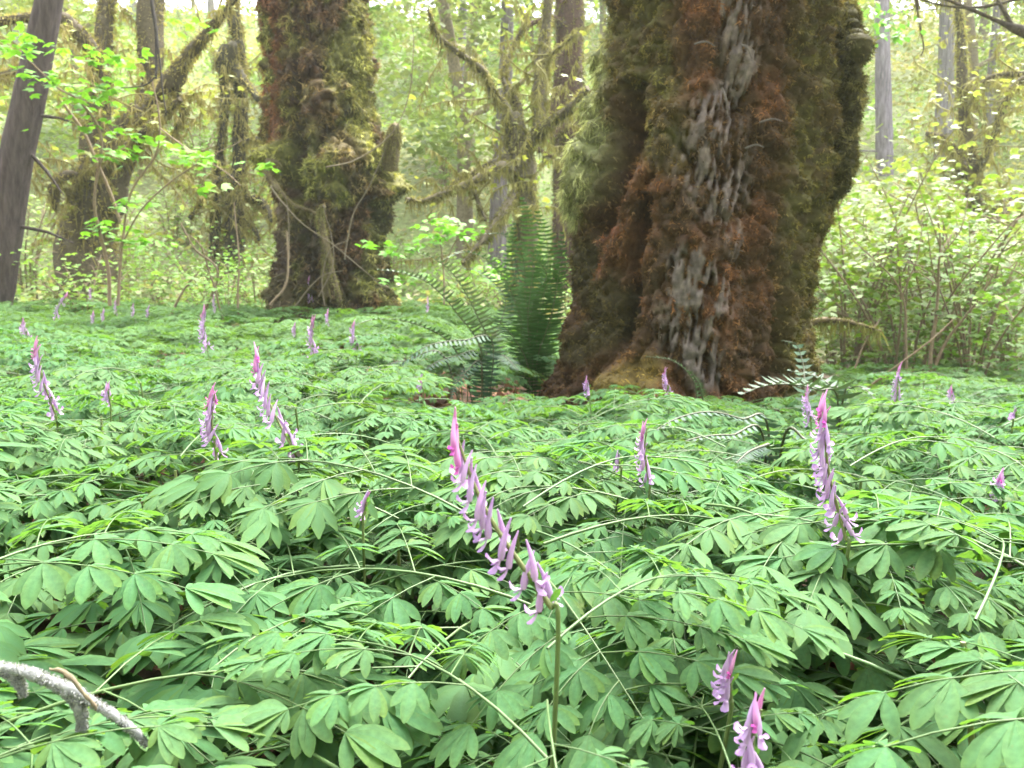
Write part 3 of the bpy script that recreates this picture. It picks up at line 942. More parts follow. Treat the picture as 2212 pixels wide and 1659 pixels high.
def trunk_mesh(seed, h, rad, col, limbs=6, rx=2.0):
    r = np.random.default_rng(seed)
    g = Geo()
    P = smooth_path([[0, 0, -0.4], [0.1 * r.normal(), 0.1 * r.normal(), h * 0.35], [0.3 * r.normal(), 0.3 * r.normal(), h * 0.7], [0.4 * r.normal(), 0.4 * r.normal(), h]], 5)
    R = np.linspace(rad, rad * 0.3, len(P))
    tube(g, P, R, 7, col, 0.3, seed)
    for k in range(limbs):
        i = r.integers(4, len(P) - 1)
        a = r.random() * TAU
        d = np.array([math.cos(a), math.sin(a), 0.5 * r.random()])
        Q = smooth_path([P[i], P[i] + d * rx * 0.4 + [0, 0, 0.1], P[i] + d * rx * 0.8 + [0, 0, 0.5 * r.random()], P[i] + d * rx * 1.1], 3)
        tube(g, Q, np.linspace(R[i] * 0.55, R[i] * 0.15, len(Q)), 5, np.asarray(col) * 1.2, 0.3, seed + k)
    return g.mesh('trunk', M_TRUNK)


CROWNS = [crown_mesh(400 + k, 4200, 2.2, 3.2, 0.135, c) for k, c in enumerate(([.20, .25, .085], [.17, .25, .08], [.23, .26, .10], [.19, .235, .095]))]
TRUNKS = [trunk_mesh(410 + k, 6.5, 0.16, c, 9, 2.0) for k, c in enumerate(([.16, .13, .09], [.10, .08, .05], [.2, .17, .17], [.17, .15, .08]))]
rh = np.random.default_rng(77)
spots = []
for k in range(400):
    if len(spots) >= 52:
        break
    y = 17 + 34 * rh.random() ** 0.9
    x = (rh.random() - 0.5) * 1.45 * y
    if all(math.hypot(x - a, y - b) > 2.6 for a, b in spots):
        px, _ = to_px(np.array([[x, y, 3.0]]))
        if 230 < px[0] < 560 and y < 36:           # the open misty slope seen between the left trunks
            continue
        spots.append((x, y))
for k, (x, y) in enumerate(spots):
    s = 0.85 + 0.6 * rh.random()
    t = thing('hillside_tree', 'pale yellow-green young tree on the hazy slope beyond the mossy trunks', 'tree', (x, y, gz(x, y)), 'trees covering the far slope')
    t.rotation_euler = (0, 0, rh.random() * TAU)
    t.scale = (s, s, s * (1 + 0.3 * rh.random()))
    link('trunk', TRUNKS[rh.integers(4)], t)
    link('crown', CROWNS[rh.integers(4)], t, Matrix.Translation((0, 0, 3.9)))


def bush_meshes(seed, h, w, n, size, col, stems=7, tiers=16, stemc=(0.16, 0.12, 0.08)):
    r = np.random.default_rng(seed)
    gs, gl = Geo(), Geo()
    ends = []
    for k in range(stems):
        a = r.random() * TAU
        d = np.array([math.cos(a), math.sin(a), 0]) * w * (0.3 + 0.7 * r.random())
        top = h * (0.6 + 0.4 * r.random())
        P = smooth_path([[0.06 * r.normal(), 0.06 * r.normal(), -0.1], d * 0.3 + [0, 0, top * 0.45], d * 0.75 + [0, 0, top * 0.8], d * 1.1 + [0, 0, top]], 5)
        tube(gs, P, np.linspace(0.012, 0.003, len(P)), 5, stemc)
        for q in range(2):
            i = r.integers(6, len(P) - 2)
            dd = n1(np.array([r.normal(), r.normal(), 0.3])) * w * 0.5
            tube(gs, smooth_path([P[i], P[i] + dd * 0.5 + [0, 0, 0.05], P[i] + dd], 3), np.linspace(0.006, 0.002, 7), 4, stemc)
            ends.append(P[i] + dd)
        ends += [P[-1], P[-4], P[-7], P[8], P[6], P[5], P[4], P[3] + d * 0.3]
    ends = np.array(ends)
    k = r.integers(0, len(ends), n)
    P = ends[k] + r.normal(size=(n, 3)) * np.array([0.2 * w, 0.2 * w, 0.05 + 0.06 * h])
    tone = (0.7 + 0.6 * r.random(len(ends)))[k][:, None]
    leaf_cards(gl, P, size, np.asarray(col)[None] * tone * (0.8 + 0.4 * r.random((n, 1))), r, 0.3, True, 0.3)
    return gs.mesh('stem', M_TWIG), gl.mesh('foliage', M_LEAF, False)


BUSH_R = [bush_meshes(500 + k, 1.9, 0.9, 900, 0.055, c, 9) for k, c in enumerate(([.098, .185, .026], [.12, .19, .034], [.092, .18, .026], [.13, .185, .05]))]
BUSH_L = [bush_meshes(520 + k, 1.1, 0.7, 560, 0.05, c) for k, c in enumerate(([.16, .28, .06], [.19, .27, .09], [.14, .27, .06]))]


def scatter_bushes(kind, label, group, count, area, gap, meshes, smin, smax, seed):
    r = np.random.default_rng(seed)
    pts = []
    for _ in range(6000):
        if len(pts) >= count:
            break
        x, y = area(r)
        if any(math.hypot(x - a, y - b) < gap for a, b in pts) or math.hypot(x - BIG_C[0], y - BIG_C[1]) < 1.5 or math.hypot(x - LEFT_C[0], y - LEFT_C[1]) < 1.3:
            continue
        pts.append((x, y))
    for x, y in pts:
        t = thing(kind, label, 'bush', (x, y, gz(x, y)), group)
        t.rotation_euler = (0, 0, r.random() * TAU)
        s = smin + (smax - smin) * r.random()
        t.scale = (s, s, s * (0.85 + 0.3 * r.random()))
        a, b = meshes[r.integers(len(meshes))]
        link('stem', a, t)
        link('foliage', b, t)


def area_right(r):
    y = 6.3 + 11 * r.random() ** 1.2
    return y * (0.33 + 0.42 * r.random()) - 0.45, y


def area_left(r):
    y = 9.5 + 9 * r.random()
    return y * (-0.72 + 0.85 * r.random()), y


def area_hill(r):
    y = 15 + 26 * r.random()
    return y * (-0.75 + 1.5 * r.random()), y


scatter_bushes('leafy_bush', 'bright yellow-green leafy bush in the thicket right of the giant trunk', 'bushes of the right-hand thicket', 50, area_right, 0.45, BUSH_R, 0.7, 1.15, 81)
scatter_bushes('low_leafy_bush', 'low fresh green bush behind the flower carpet left of the giant trunk', 'low bushes behind the carpet', 48, area_left, 0.5, BUSH_L, 0.55, 1.1, 82)
scatter_bushes('hillside_bush', 'pale green bush on the open far slope', 'bushes on the far slope', 90, area_hill, 0.8, BUSH_L, 1.1, 1.9, 83)

# undergrowth nobody could count
ru = np.random.default_rng(91)
n = 70000
y = 10.5 + 44 * ru.random(n) ** 1.1
x = y * (ru.random(n) - 0.5) * 1.5
z = ground(x, y) + (0.05 + 0.55 * ru.random(n) ** 1.4) * (0.5 + fbm(np.stack([x, y, 0 * x], 1), 0.6, 2, 4))
P = np.stack([x, y, z], 1)
tone = fbm(P, 0.35, 3, 12)[:, None]
c = np.array([.26, .24, .13]) * (1 - ss(.35, .6, tone)) + np.array([.18, .29, .08]) * ss(.35, .6, tone)
g = Geo()
leaf_cards(g, P, 0.05 + 0.0042 * y, c * (0.7 + 0.6 * ru.random((n, 1))), ru, 0.2, False, 0.5)
g.build('hillside_undergrowth', M_LEAF, smooth=False, kind='stuff')

# brown fallen leaves under the carpet
n = 9000
x = (ru.random(n) - 0.5) * 9
y = 0.2 + 8 * ru.random(n)
P = np.stack([x, y, ground(x, y) + 0.012 + 0.02 * ru.random(n)], 1)
xx = at(1050, 838, 3.9)
k = 700
P2 = np.stack([xx[0] + 0.28 * ru.normal(size=k), xx[1] + 0.25 * ru.normal(size=k), 0 * np.zeros(k)], 1)
P2[:, 2] = ground(P2[:, 0], P2[:, 1]) + 0.02 + 0.05 * ru.random(k)
P = np.vstack([P, P2])
c = np.array([[.16, .075, .04], [.22, .12, .055], [.11, .05, .03], [.2, .09, .06]])[ru.integers(0, 4, len(P))]
g = Geo()
leaf_cards(g, P, 0.075, c, ru, 0.1, True, 0.5)
g.build('leaf_litter', M_LITTER, smooth=False, kind='stuff')

# ------------------------------------------------------------------ the flower carpet
LEAF_A = np.array([0.060, 0.143, 0.066])


def lobe(geo, o, d, up, L, W, r, seg, curl):
    """One elliptical lobe: starts narrow at o, runs along d, curls down; folded a little along the midrib."""
    d = n1(np.asarray(d, float))
    s = n1(np.cross(up, d))
    u = np.cross(d, s)
    if seg >= 5:
        t, w = np.array([0, .18, .38, .6, .8, .93, 1]), np.array([.08, .42, .80, 1, .88, .54, .06])
        seg = 6
    elif seg >= 3:
        t, w = np.array([0, .35, .72, 1]), np.array([.08, .78, .98, .12])
    else:
        t, w = np.array([0, .55, 1]), np.array([0, 1, 0])
    w, seg = w * W, len(t) - 1
    mid = o + d * (L * t)[:, None] - u * (curl * L * t ** 2)[:, None]
    cA = LEAF_A * (0.9 + 0.2 * r.random()) * (np.array([1.18, 1.04, 0.8]) if r.random() < 0.10 else 1.0)
    if seg <= 2:
        V = np.array([mid[0], mid[1] + s * w[1] * 1.1, mid[-1], mid[1] - s * w[1] * 1.1])
        geo.add(V, [[0, 2, 1], [0, 3, 2]], None, cA * np.array([1.2, 1.06, 0.78]))
        return
    f = 0.16 + 0.12 * r.random()
    Vl, Vr = mid + s * w[:, None] + u * (f * w)[:, None], mid - s * w[:, None] + u * (f * w)[:, None]
    V = np.concatenate([Vl, mid, Vr])
    m = seg + 1
    i = np.arange(seg)
    Q = np.concatenate([np.stack([i, i + m, i + m + 1, i + 1], 1), np.stack([i + m, i + 2 * m, i + 2 * m + 1, i + m + 1], 1)])
    edge = cA * np.array([1.14, 1.03, 0.8])
    cm = cA * np.array([1.06, 1.06, 0.95])
    tip = (t ** 5)[:, None] * np.array([0.014, 0.008, -0.008])
    geo.add(V, None, Q, np.concatenate([np.tile(edge, (m, 1)) + tip, np.tile(cm, (m, 1)) + tip, np.tile(edge, (m, 1)) + tip]))


LOBES = [[(0, 1.0)], [(-0.28, 0.9), (0.34, 1.0)], [(0, 1.05), (-0.62, 0.85), (0.6, 0.8)], [(0, 1.05), (-0.42, 0.95), (0.44, 0.97), (0.95, 0.75), (-0.85, 0.5)],
         [(0, 1.08), (-0.40, 0.98), (0.38, 1.0), (-0.85, 0.8), (0.82, 0.82), (1.3, 0.5)], [(0.1, 1.0), (-0.4, 0.9), (0.75, 0.8)]]


def leaflet_geo(v, seg, seed):
    r = np.random.default_rng(seed)
    g = Geo()
    for a, s in LOBES[v]:
        a = a + 0.06 * r.normal()
        d = np.array([math.cos(a), math.sin(a), -0.06 - 0.10 * abs(a) + 0.05 * r.normal()])
        up = np.array([0.1 * r.normal(), -0.35 * math.sin(a), 1.0])
        wid = (0.158 if len(LOBES[v]) > 2 else 0.20) * (0.9 + 0.2 * r.random())
        lobe(g, np.zeros(3), d, up, s * (0.93 + 0.14 * r.random()), wid * s, r, seg, 0.14 + 0.16 * r.random())
    return g.pack()


NV = len(LOBES)
LEAFLET_HI = [leaflet_geo(k % NV, 5, 600 + k) for k in range(2 * NV)]
LEAFLET_MD = [leaflet_geo(k % NV, 3, 600 + k) for k in range(2 * NV)]
LEAFLET_LO = [leaflet_geo(k % NV, 2, 600 + k) for k in range(2 * NV)]
LEAFLET_ME = [g.mesh('leaflet', M_CARPET) for g in LEAFLET_HI]


def frame(o, d, up, s):
    x = n1(np.asarray(d, float))
    y = n1(np.cross(up, x))
    z = np.cross(x, y)
    M = np.eye(4)
    M[:3, 0], M[:3, 1], M[:3, 2], M[:3, 3] = x * s, y * s, z * s, o
    return M


def frond_plan(seed, L):
    """A compound leaf growing along +x from its stalk base: stalk curves and leaflet frames."""
    r = np.random.default_rng(seed)
    t = np.linspace(0, 1, 12)
    rise, fall = 0.24 + 0.12 * r.random(), 0.36 + 0.16 * r.random()
    side = 0.08 * r.normal()
    R = np.stack([L * t, L * side * t ** 2, L * (rise * t - fall * t ** 2.2)], 1)
    stalks, lf = [(R, np.linspace(0.0019, 0.0006, 12))], []
    tang = n1(np.gradient(R, axis=0))

    def put(o, d, size, v, droop, roll=0.0):
        dd = n1(np.asarray(d) + np.array([0, 0, -droop]))
        lf.append((frame(o, dd, np.array([0, roll, 1.0]) + 0.07 * r.normal(size=3), size), v))

    def at_t(q):
        return np.array([np.interp(q, t, R[:, k]) for k in range(3)]), n1(np.array([np.interp(q, t, tang[:, k]) for k in range(3)]))
    for q, ln, np_ in ((0.34, 0.50, 3), (0.52, 0.42, 2), (0.68, 0.32, 2), (0.81, 0.20, 1), (0.92, 0.0, 0)):
        for sgn in (1, -1):
            o, d = at_t(q + 0.02 * r.normal())
            a = sgn * (0.95 + 0.15 * r.normal())
            e = n1(np.array([d[0] * math.cos(a) - d[1] * math.sin(a), d[0] * math.sin(a) + d[1] * math.cos(a), 0.10]))
            if ln == 0:
                put(o, e, L * (0.095 + 0.015 * r.random()), r.choice([1, 2, 5]), 0.15)
                continue
            l2 = L * ln * (0.9 + 0.2 * r.random())
            u = np.linspace(0, 1, 6)
            S = o + e * (l2 * u)[:, None] + np.array([0, 0, -1.0]) * (l2 * 0.28 * u ** 2)[:, None]
            stalks.append((S, np.linspace(0.0009, 0.0005, 6)))
            for w in np.linspace(0.32, 0.76, np_):
                for s2 in (1, -1):
                    b = s2 * (0.95 + 0.2 * r.normal())
                    f = np.array([e[0] * math.cos(b) - e[1] * math.sin(b), e[0] * math.sin(b) + e[1] * math.cos(b), 0.0])
                    oo = np.array([np.interp(w, u, S[:, k]) for k in range(3)])
                    put(oo, f, L * (0.100 + 0.025 * r.random()) * (1.12 - 0.3 * w), r.choice([2, 3, 3, 4, 4]), 0.06 + 0.16 * r.random())
            put(S[-1], e, L * (0.118 + 0.022 * r.random()), r.choice([3, 4, 4]), 0.12 + 0.18 * r.random())
    put(R[-1], tang[-1], L * 0.10, r.choice([2, 4]), 0.1)
    return stalks, [(M, int(v) + NV * int(r.integers(0, 2))) for M, v in lf]


STALK_C = np.array([0.062, 0.112, 0.034])
NF = 9
PLANS = [frond_plan(700 + k, 0.40) for k in range(NF)]


def frond_geo(plan, lets, n=5):
    g, gs = Geo(), Geo()
    for P, R in plan[0]:
        tube(gs if n else g, P, R, max(n, 3), STALK_C, 0, 0, False)
    for M, v in plan[1]:
        g.merge(lets[v], M)
    return g.pack(), (gs.pack() if n else None)


def two_mat_mesh(name, leafg, stalkg):
    g = Geo().merge(leafg)
    nl = sum(len(x) for x in leafg.T) + sum(len(x) for x in leafg.Q)
    me_g = Geo().merge(leafg).merge(stalkg)
    me = me_g.mesh(name, M_CARPET)
    me.materials.append(M_STALK)
    k = 0
    idx = np.zeros(len(me.polygons), np.int32)
    nT = sum(len(x) for x in leafg.T)
    nQ = sum(len(x) for x in leafg.Q)
    nT2 = sum(len(x) for x in stalkg.T)
    idx[nT:nT + nT2] = 1
    idx[nT + nT2 + nQ:] = 1
    me.polygons.foreach_set('material_index', idx)
    return me


STALK_ME, FROND_MD, FROND_LO = [], [], []
for pl in PLANS:
    gs = Geo()
    for P, R in pl[0]:
        tube(gs, P, R, 6, STALK_C, 0, 0, False)
    STALK_ME.append(gs.mesh('leaf', M_STALK))
    a, b = frond_geo(pl, LEAFLET_MD, 4)
    FROND_MD.append(two_mat_mesh('leaf', a, b))
    FROND_LO.append(frond_geo(pl, LEAFLET_LO, 0)[0])


def stem_mesh(seed, h):
    r = np.random.default_rng(seed)
    g = Geo()
    P = smooth_path([[0, 0, -0.06], [0.012 * r.normal(), 0.012 * r.normal(), h * 0.5], [0.03 * r.normal(), 0.03 * r.normal(), h]], 5)
    tube(g, P, np.linspace(0.0042, 0.0022, len(P)), 6, np.array([0.10, 0.13, 0.04]))
    return g.mesh('stem', M_STALK)


STEMS = [stem_mesh(740 + k, 1.0) for k in range(4)]


def dress(root_loc, h, r, nleaf, size):
    """Leaf frames of one plant: (matrix, frond index), local to the plant."""
    out = []
    a0 = r.random() * TAU
    for k in range(nleaf):
        f = (k + 0.5) / nleaf
        zz = h * (0.55 + 0.43 * f ** 0.7)
        a = a0 + k * 2.4 + 0.3 * r.normal()
        s = size * (0.8 + 0.35 * r.random()) * (1.08 - 0.25 * f)
        tilt = 0.03 + 0.09 * r.normal()
        M = Matrix.Translation((0.0, 0.0, zz)) @ Matrix.Rotation(a, 4, 'Z') @ Matrix.Rotation(-tilt, 4, 'Y') @ Matrix.Rotation(0.08 * r.normal(), 4, 'X') @ Matrix.Scale(s, 4)
        out.append((M, int(r.integers(NF))))
    return out


def add_leaves(root, lv, hi):
    for M, f in lv:
        if hi:
            leaf = link('leaf', STALK_ME[f], root, M)
            for Ml, v in PLANS[f][1]:
                link('leaflet', LEAFLET_ME[v], leaf, Ml)
        else:
            link('leaf', FROND_MD[f], root, M)


# ---- where the plants stand
rp = np.random.default_rng(1234)
cand = []
yy = 0.02
while yy < 11.5:
    sp = 0.25 if yy < 1.0 else 0.225 if yy < 1.8 else (0.25 if yy < 4 else 0.33)
    half = 0.66 * yy + 0.42
    xs = np.arange(-half, half, sp) + rp.random() * sp
    for x in xs:
        cand.append((x + 0.32 * sp * rp.normal(), yy + 0.32 * sp * rp.normal()))
    yy += sp
plants = []
fxy = at(970, 790, 3.55)
fx2 = at(1690, 850, 2.55)
for x, y in cand:
    if y < -0.15 or math.hypot((x - BIG_C[0]) / 0.98, (y - BIG_C[1]) / 0.88) < 1 or math.hypot((x - LEFT_C[0]) / 0.85, (y - LEFT_C[1]) / 0.8) < 1:
        continue
    if x > 0.25 * y - 0.2 and y > 6.6 + 0.4 * rp.random():
        continue
    if math.hypot((x - xx[0]) / 0.42, (y - xx[1]) / 0.45) < 1:
        continue                                              # bare leaf litter left of the giant trunk
    if math.hypot((x - fxy[0]) / 0.55, (y - fxy[1]) / 0.5) < 1:
        continue                                              # room for the dark drooping fern
    if math.hypot((x - fx2[0]) / 0.34, (y - fx2[1]) / 0.32) < 1:
        continue                                              # and for the pale fern
    plants.append((x, y))
HOLES = [(at(330, 1330, 0.66), 0.15, 0.5), (at(520, 1390, 0.62), 0.10, 0.6), (at(1150, 1480, 0.62), 0.09, 0.6), (at(430, 880, 1.5), 0.22, 0.6), (at(2050, 1270, 0.85), 0.12, 0.65), (at(1480, 930, 2.4), 0.3, 0.75)]


CLEAR = [(at(px, 1300, d)[0], d) for px, d in ((1190, 0.50), (1830, 0.80), (1630, 0.47), (640, 1.15), (1400, 1.1), (466, 1.15))]


def plant_height(x, y, r):
    top = CAM_Z - float(canopy_drop(x, y)) - 0.015 + 0.14 * (2 * fbm(np.array([[x, y, 0.0]]), 1.7, 2, 31)[0] - 1) * min(1.3, 0.55 + 0.2 * y) + 0.025 * r.normal() * min(1, 0.5 + 0.3 * y)
    h = top - gz(x, y)
    for p, rad, f in HOLES:
        if math.hypot(x - p[0], y - p[1]) < rad:
            h *= f
    for p, q in CLEAR:
        if y < q - 0.02 and abs(x - p * y / q) < 0.08:
            h *= 0.8                                         # plants before a tall spike stay below it
    px = 1106 + FPX * x / max(y, 0.1)
    lim = 868 if 800 < px < 1140 and 1.0 < y < 3.4 else 846 if 1140 <= px < 1900 and 1.2 < y < 4.3 else 0
    if lim:                                                   # the carpet lies lower before the drooping fern and the trunk foot
        h = min(h, CAM_Z - (lim - 603) / FPX * y - 0.03 - gz(x, y))
    if y < 0.42:
        h *= 0.88
    return max(0.16, h * 0.96)


plants.sort(key=lambda p: p[1] + 0.15 * abs(p[0]))
N_HI, N_THING = 24, 260
carpet = Geo()
SPIKES = [('middle flower spike', 1080, 1100), ('tall right-hand flower spike', 1815, 1010), ('leaning pink spike left of centre', 595, 870), ('upright pink spike on the left', 466, 910),
          ('violet spike at the left edge', 100, 815), ('bottom-right corner spike', 1640, 1580), ('small pink-tipped spike', 1400, 975),
          ('grey fuzzy stick', 150, 1500), ('root of the giant trunk', 1350, 850), ('dark drooping fern', 940, 790), ('pale fern right of the giant trunk', 1690, 850)]
used = set()


def carpet_label(x, y, z):
    px, py = [float(v[0]) for v in to_px([[x, y, z]])]
    if not (-60 < px < 2270 and py < 1800):
        return None
    best = None
    for nm, a, b in SPIKES:
        d = math.hypot(px - a, py - b)
        if d > 330:
            continue
        side = ('left of' if px < a else 'right of') if abs(px - a) > abs(py - b) else ('in front of' if py > b else 'behind')
        key = (nm, side, d < 170)
        if key not in used and (best is None or d < best[0]):
            best = (d, key)
    if best is None:
        return None
    used.add(best[1])
    nm, side, near = best[1]
    return 'leafy plant ' + ('close ' if near else 'a little way ') + side + ' the ' + nm


for k, (x, y) in enumerate(plants):
    h = plant_height(x, y, rp)
    nl = int(rp.integers(4, 6)) if k < N_THING else 4
    lv = dress(None, h, rp, nl, (0.9 + 0.2 * rp.random()) * float(np.interp(y, [0.3, 0.5, 0.9, 1.4, 2.2], [0.85, 1.08, 1.02, 0.95, 0.92])))
    z = gz(x, y)
    if k < N_THING:
        t = thing('carpet_plant', 'leafy blue-green plant without flowers, one of the ferny carpet under the trees', 'plant', (x, y, z), 'flowerless plants of the green carpet')
        lab = carpet_label(x, y, z + h)
        if lab:
            t['label'] = lab
        s = link('stem', STEMS[rp.integers(4)], t)
        s.scale = (1, 1, h * 0.9)
        add_leaves(t, lv, k < N_HI)
    else:
        B = Matrix.Translation((x, y, z))
        tint = 0.88 + 0.24 * rp.random()
        for M, f in lv:
            carpet.merge(FROND_LO[f], np.array(B @ M), tint)
carpet.build('distant_carpet', M_CARPET, kind='stuff')
print('plants', len(plants))

# ---- the flowering ones
def flower_geo(seed, young):
    """Spurred tube: long tapering spur at +z, two flared lips at -z, hood forwards (+x)."""
    r = np.random.default_rng(seed)
    g = Geo()
    n = 8
    t = np.linspace(0, 1, 9)
    P = np.stack([0.0030 * np.sin(np.pi * (1 - t) * 0.7) + 0.0006 * r.normal() * t, 0.0012 * r.normal() * t, -0.005 + 0.031 * t], 1)
    R = np.interp(t, [0, 0.14, 0.35, 0.7, 1], [0.0021, 0.0029, 0.0026, 0.0015, 0.0006])
    spur, lip, throat = np.array([0.45, 0.31, 0.51]), np.array([0.34, 0.19, 0.44]), np.array([0.47, 0.36, 0.50])
    if young:
        spur, lip, throat = np.array([0.54, 0.26, 0.48]), np.array([0.38, 0.05, 0.27]), np.array([0.40, 0.12, 0.33])
    c = np.array([np.interp(t, [0, 0.3, 1], [throat[k], spur[k] * 1.05, spur[k]]) for k in range(3)]).T
    tube(g, P, R, n, c)

    def flap(a0, d1, d2, w, Ls):
        o = P[0] + np.array([0.0012, 0, 0.0008])
        d1, d2 = n1(np.array(d1, float)), n1(np.array(d2, float))
        s = np.array([0, 1.0, 0])
        ps = [o, o + d1 * Ls * 0.5, o + d1 * Ls * 0.55 + d2 * Ls * 0.32, o + d1 * Ls * 0.5 + d2 * Ls * 0.62]
        ws = [0.0018, w * 0.7, w, w * 0.45]
        V = []
        for p, q in zip(ps, ws):
            nrm = np.cross(n1(d1 + d2), s)
            V += [p + s * q - nrm * q * 0.35, p + nrm * q * 0.12, p - s * q - nrm * q * 0.35]
        Q = []
        for k in range(3):
            for m in range(2):
                Q.append([3 * k + m, 3 * k + m + 1, 3 * k + m + 4, 3 * k + m + 3])
        cc = np.repeat(np.linspace(0, 1, 4), 3)[:, None]
        g.add(V, None, Q, throat * (1 - cc) + lip * cc)
    o = 0.6 if young else 1.0
    flap(0, (1, 0, -0.25), (0.55, 0, 0.55), 0.0046 * o, 0.0115 * o)
    flap(0, (0.35, 0, -1), (0.6, 0, -0.6), 0.0046 * o, 0.0120 * o)
    flap(0, (0.7, 0, -0.6), (0.7, 0, -0.5), 0.0016, 0.0070 * o)
    return g.mesh('flower', M_PETAL)


FLOWERS = [flower_geo(800 + k, False) for k in range(4)]
BUDS = [flower_geo(810 + k, True) for k in range(2)]
_bg = Geo()
lobe(_bg, np.zeros(3), np.array([1, 0, 0.3]), np.array([0, 0, 1.0]), 1.0, 0.2, np.random.default_rng(1), 4, 0.1)
BRACT = _bg.mesh('bract', M_CARPET)


def flowering(label, top, bot, D, nfl, seed, fs=1.0, Dt=None, leaves=3, face=-1.0, pale=False, hi=False):
    """Plant whose raceme runs from photo pixel bot up to top at distance D."""
    r = np.random.default_rng(seed)
    A, B = at(bot[0], bot[1], D), at(top[0], top[1], Dt or D)
    bx, by = A[0] + 0.02 * r.normal(), A[1] + 0.02
    z0 = gz(bx, by)
    root = thing('flowering_plant', label, 'wildflower', (float(bx), float(by), z0))
    base = np.array([bx, by, z0])
    A, B = A - base, B - base
    ax = n1(B - A)
    L = np.linalg.norm(B - A)
    g = Geo()
    S = smooth_path([[0, 0, -0.05], [A[0] * 0.3, A[1] * 0.3, A[2] * 0.5], A - n1(ax + np.array([0, 0, 1.0])) * min(0.018, 0.3 * A[2]), A], 6)
    tube(g, S, np.linspace(0.0023, 0.0014, len(S)), 6, np.array([0.10, 0.14, 0.045]))
    g.build('stem', M_STALK, root)
    g = Geo()
    bow = np.cross(ax, [0, 1, 0]) * L * 0.05
    S = smooth_path([A - ax * 0.001, (A + B) / 2 + bow, B - ax * 0.012], 8)
    tube(g, S, np.linspace(0.0019, 0.0008, len(S)), 6, np.array([0.13, 0.15, 0.055]))
    rac = g.build('raceme', M_STALK, root)
    u = np.linspace(0, 1, len(S))
    for k in range(nfl):
        f = (k + 0.3) / nfl
        f = f ** 0.95
        p = np.array([np.interp(f, u, S[:, q]) for q in range(3)])
        young = f > 0.80
        az = math.pi + (1 if k % 2 else -1) * (0.35 + 0.5 * r.random()) * 1.0 + 0.5 * r.normal()
        if f < 0.25 and k % 2 and nfl > 10:
            az += 2.4
        s = fs * (1.0 - 0.22 * f) * (0.92 + 0.16 * r.random())
        out = np.array([math.cos(az), math.sin(az), 0])
        zax = n1(np.array([0, 0, 1.0]) + 0.28 * ax * np.array([1, 1, 0]) - 0.30 * out * (0.3 + r.random()) + 0.08 * r.normal(size=3))
        xax = n1(out - zax * np.dot(out, zax))
        yax = np.cross(zax, xax)
        M = np.eye(4)
        M[:3, 0], M[:3, 1], M[:3, 2] = xax * s, yax * s, zax * s
        M[:3, 3] = p + out * 0.0045 * s + np.array([0, 0, -0.001])
        fl = link('flower', (BUDS if young else FLOWERS)[r.integers(2 if young else 4)], rac, M)
        if k < 3 and not young:
            Mb = frame(p, out * -0.5 + np.array([0, 0, 0.6]), np.array([0, 1, 0.2]), 0.014 * fs)
            link('bract', BRACT, rac, Mb)
    h = A[2]
    lv = dress(None, max(h * 1.02 - 0.02, 0.12), r, leaves, 0.6 if D < 1 else 0.8)
    add_leaves(root, lv, hi)
    return root


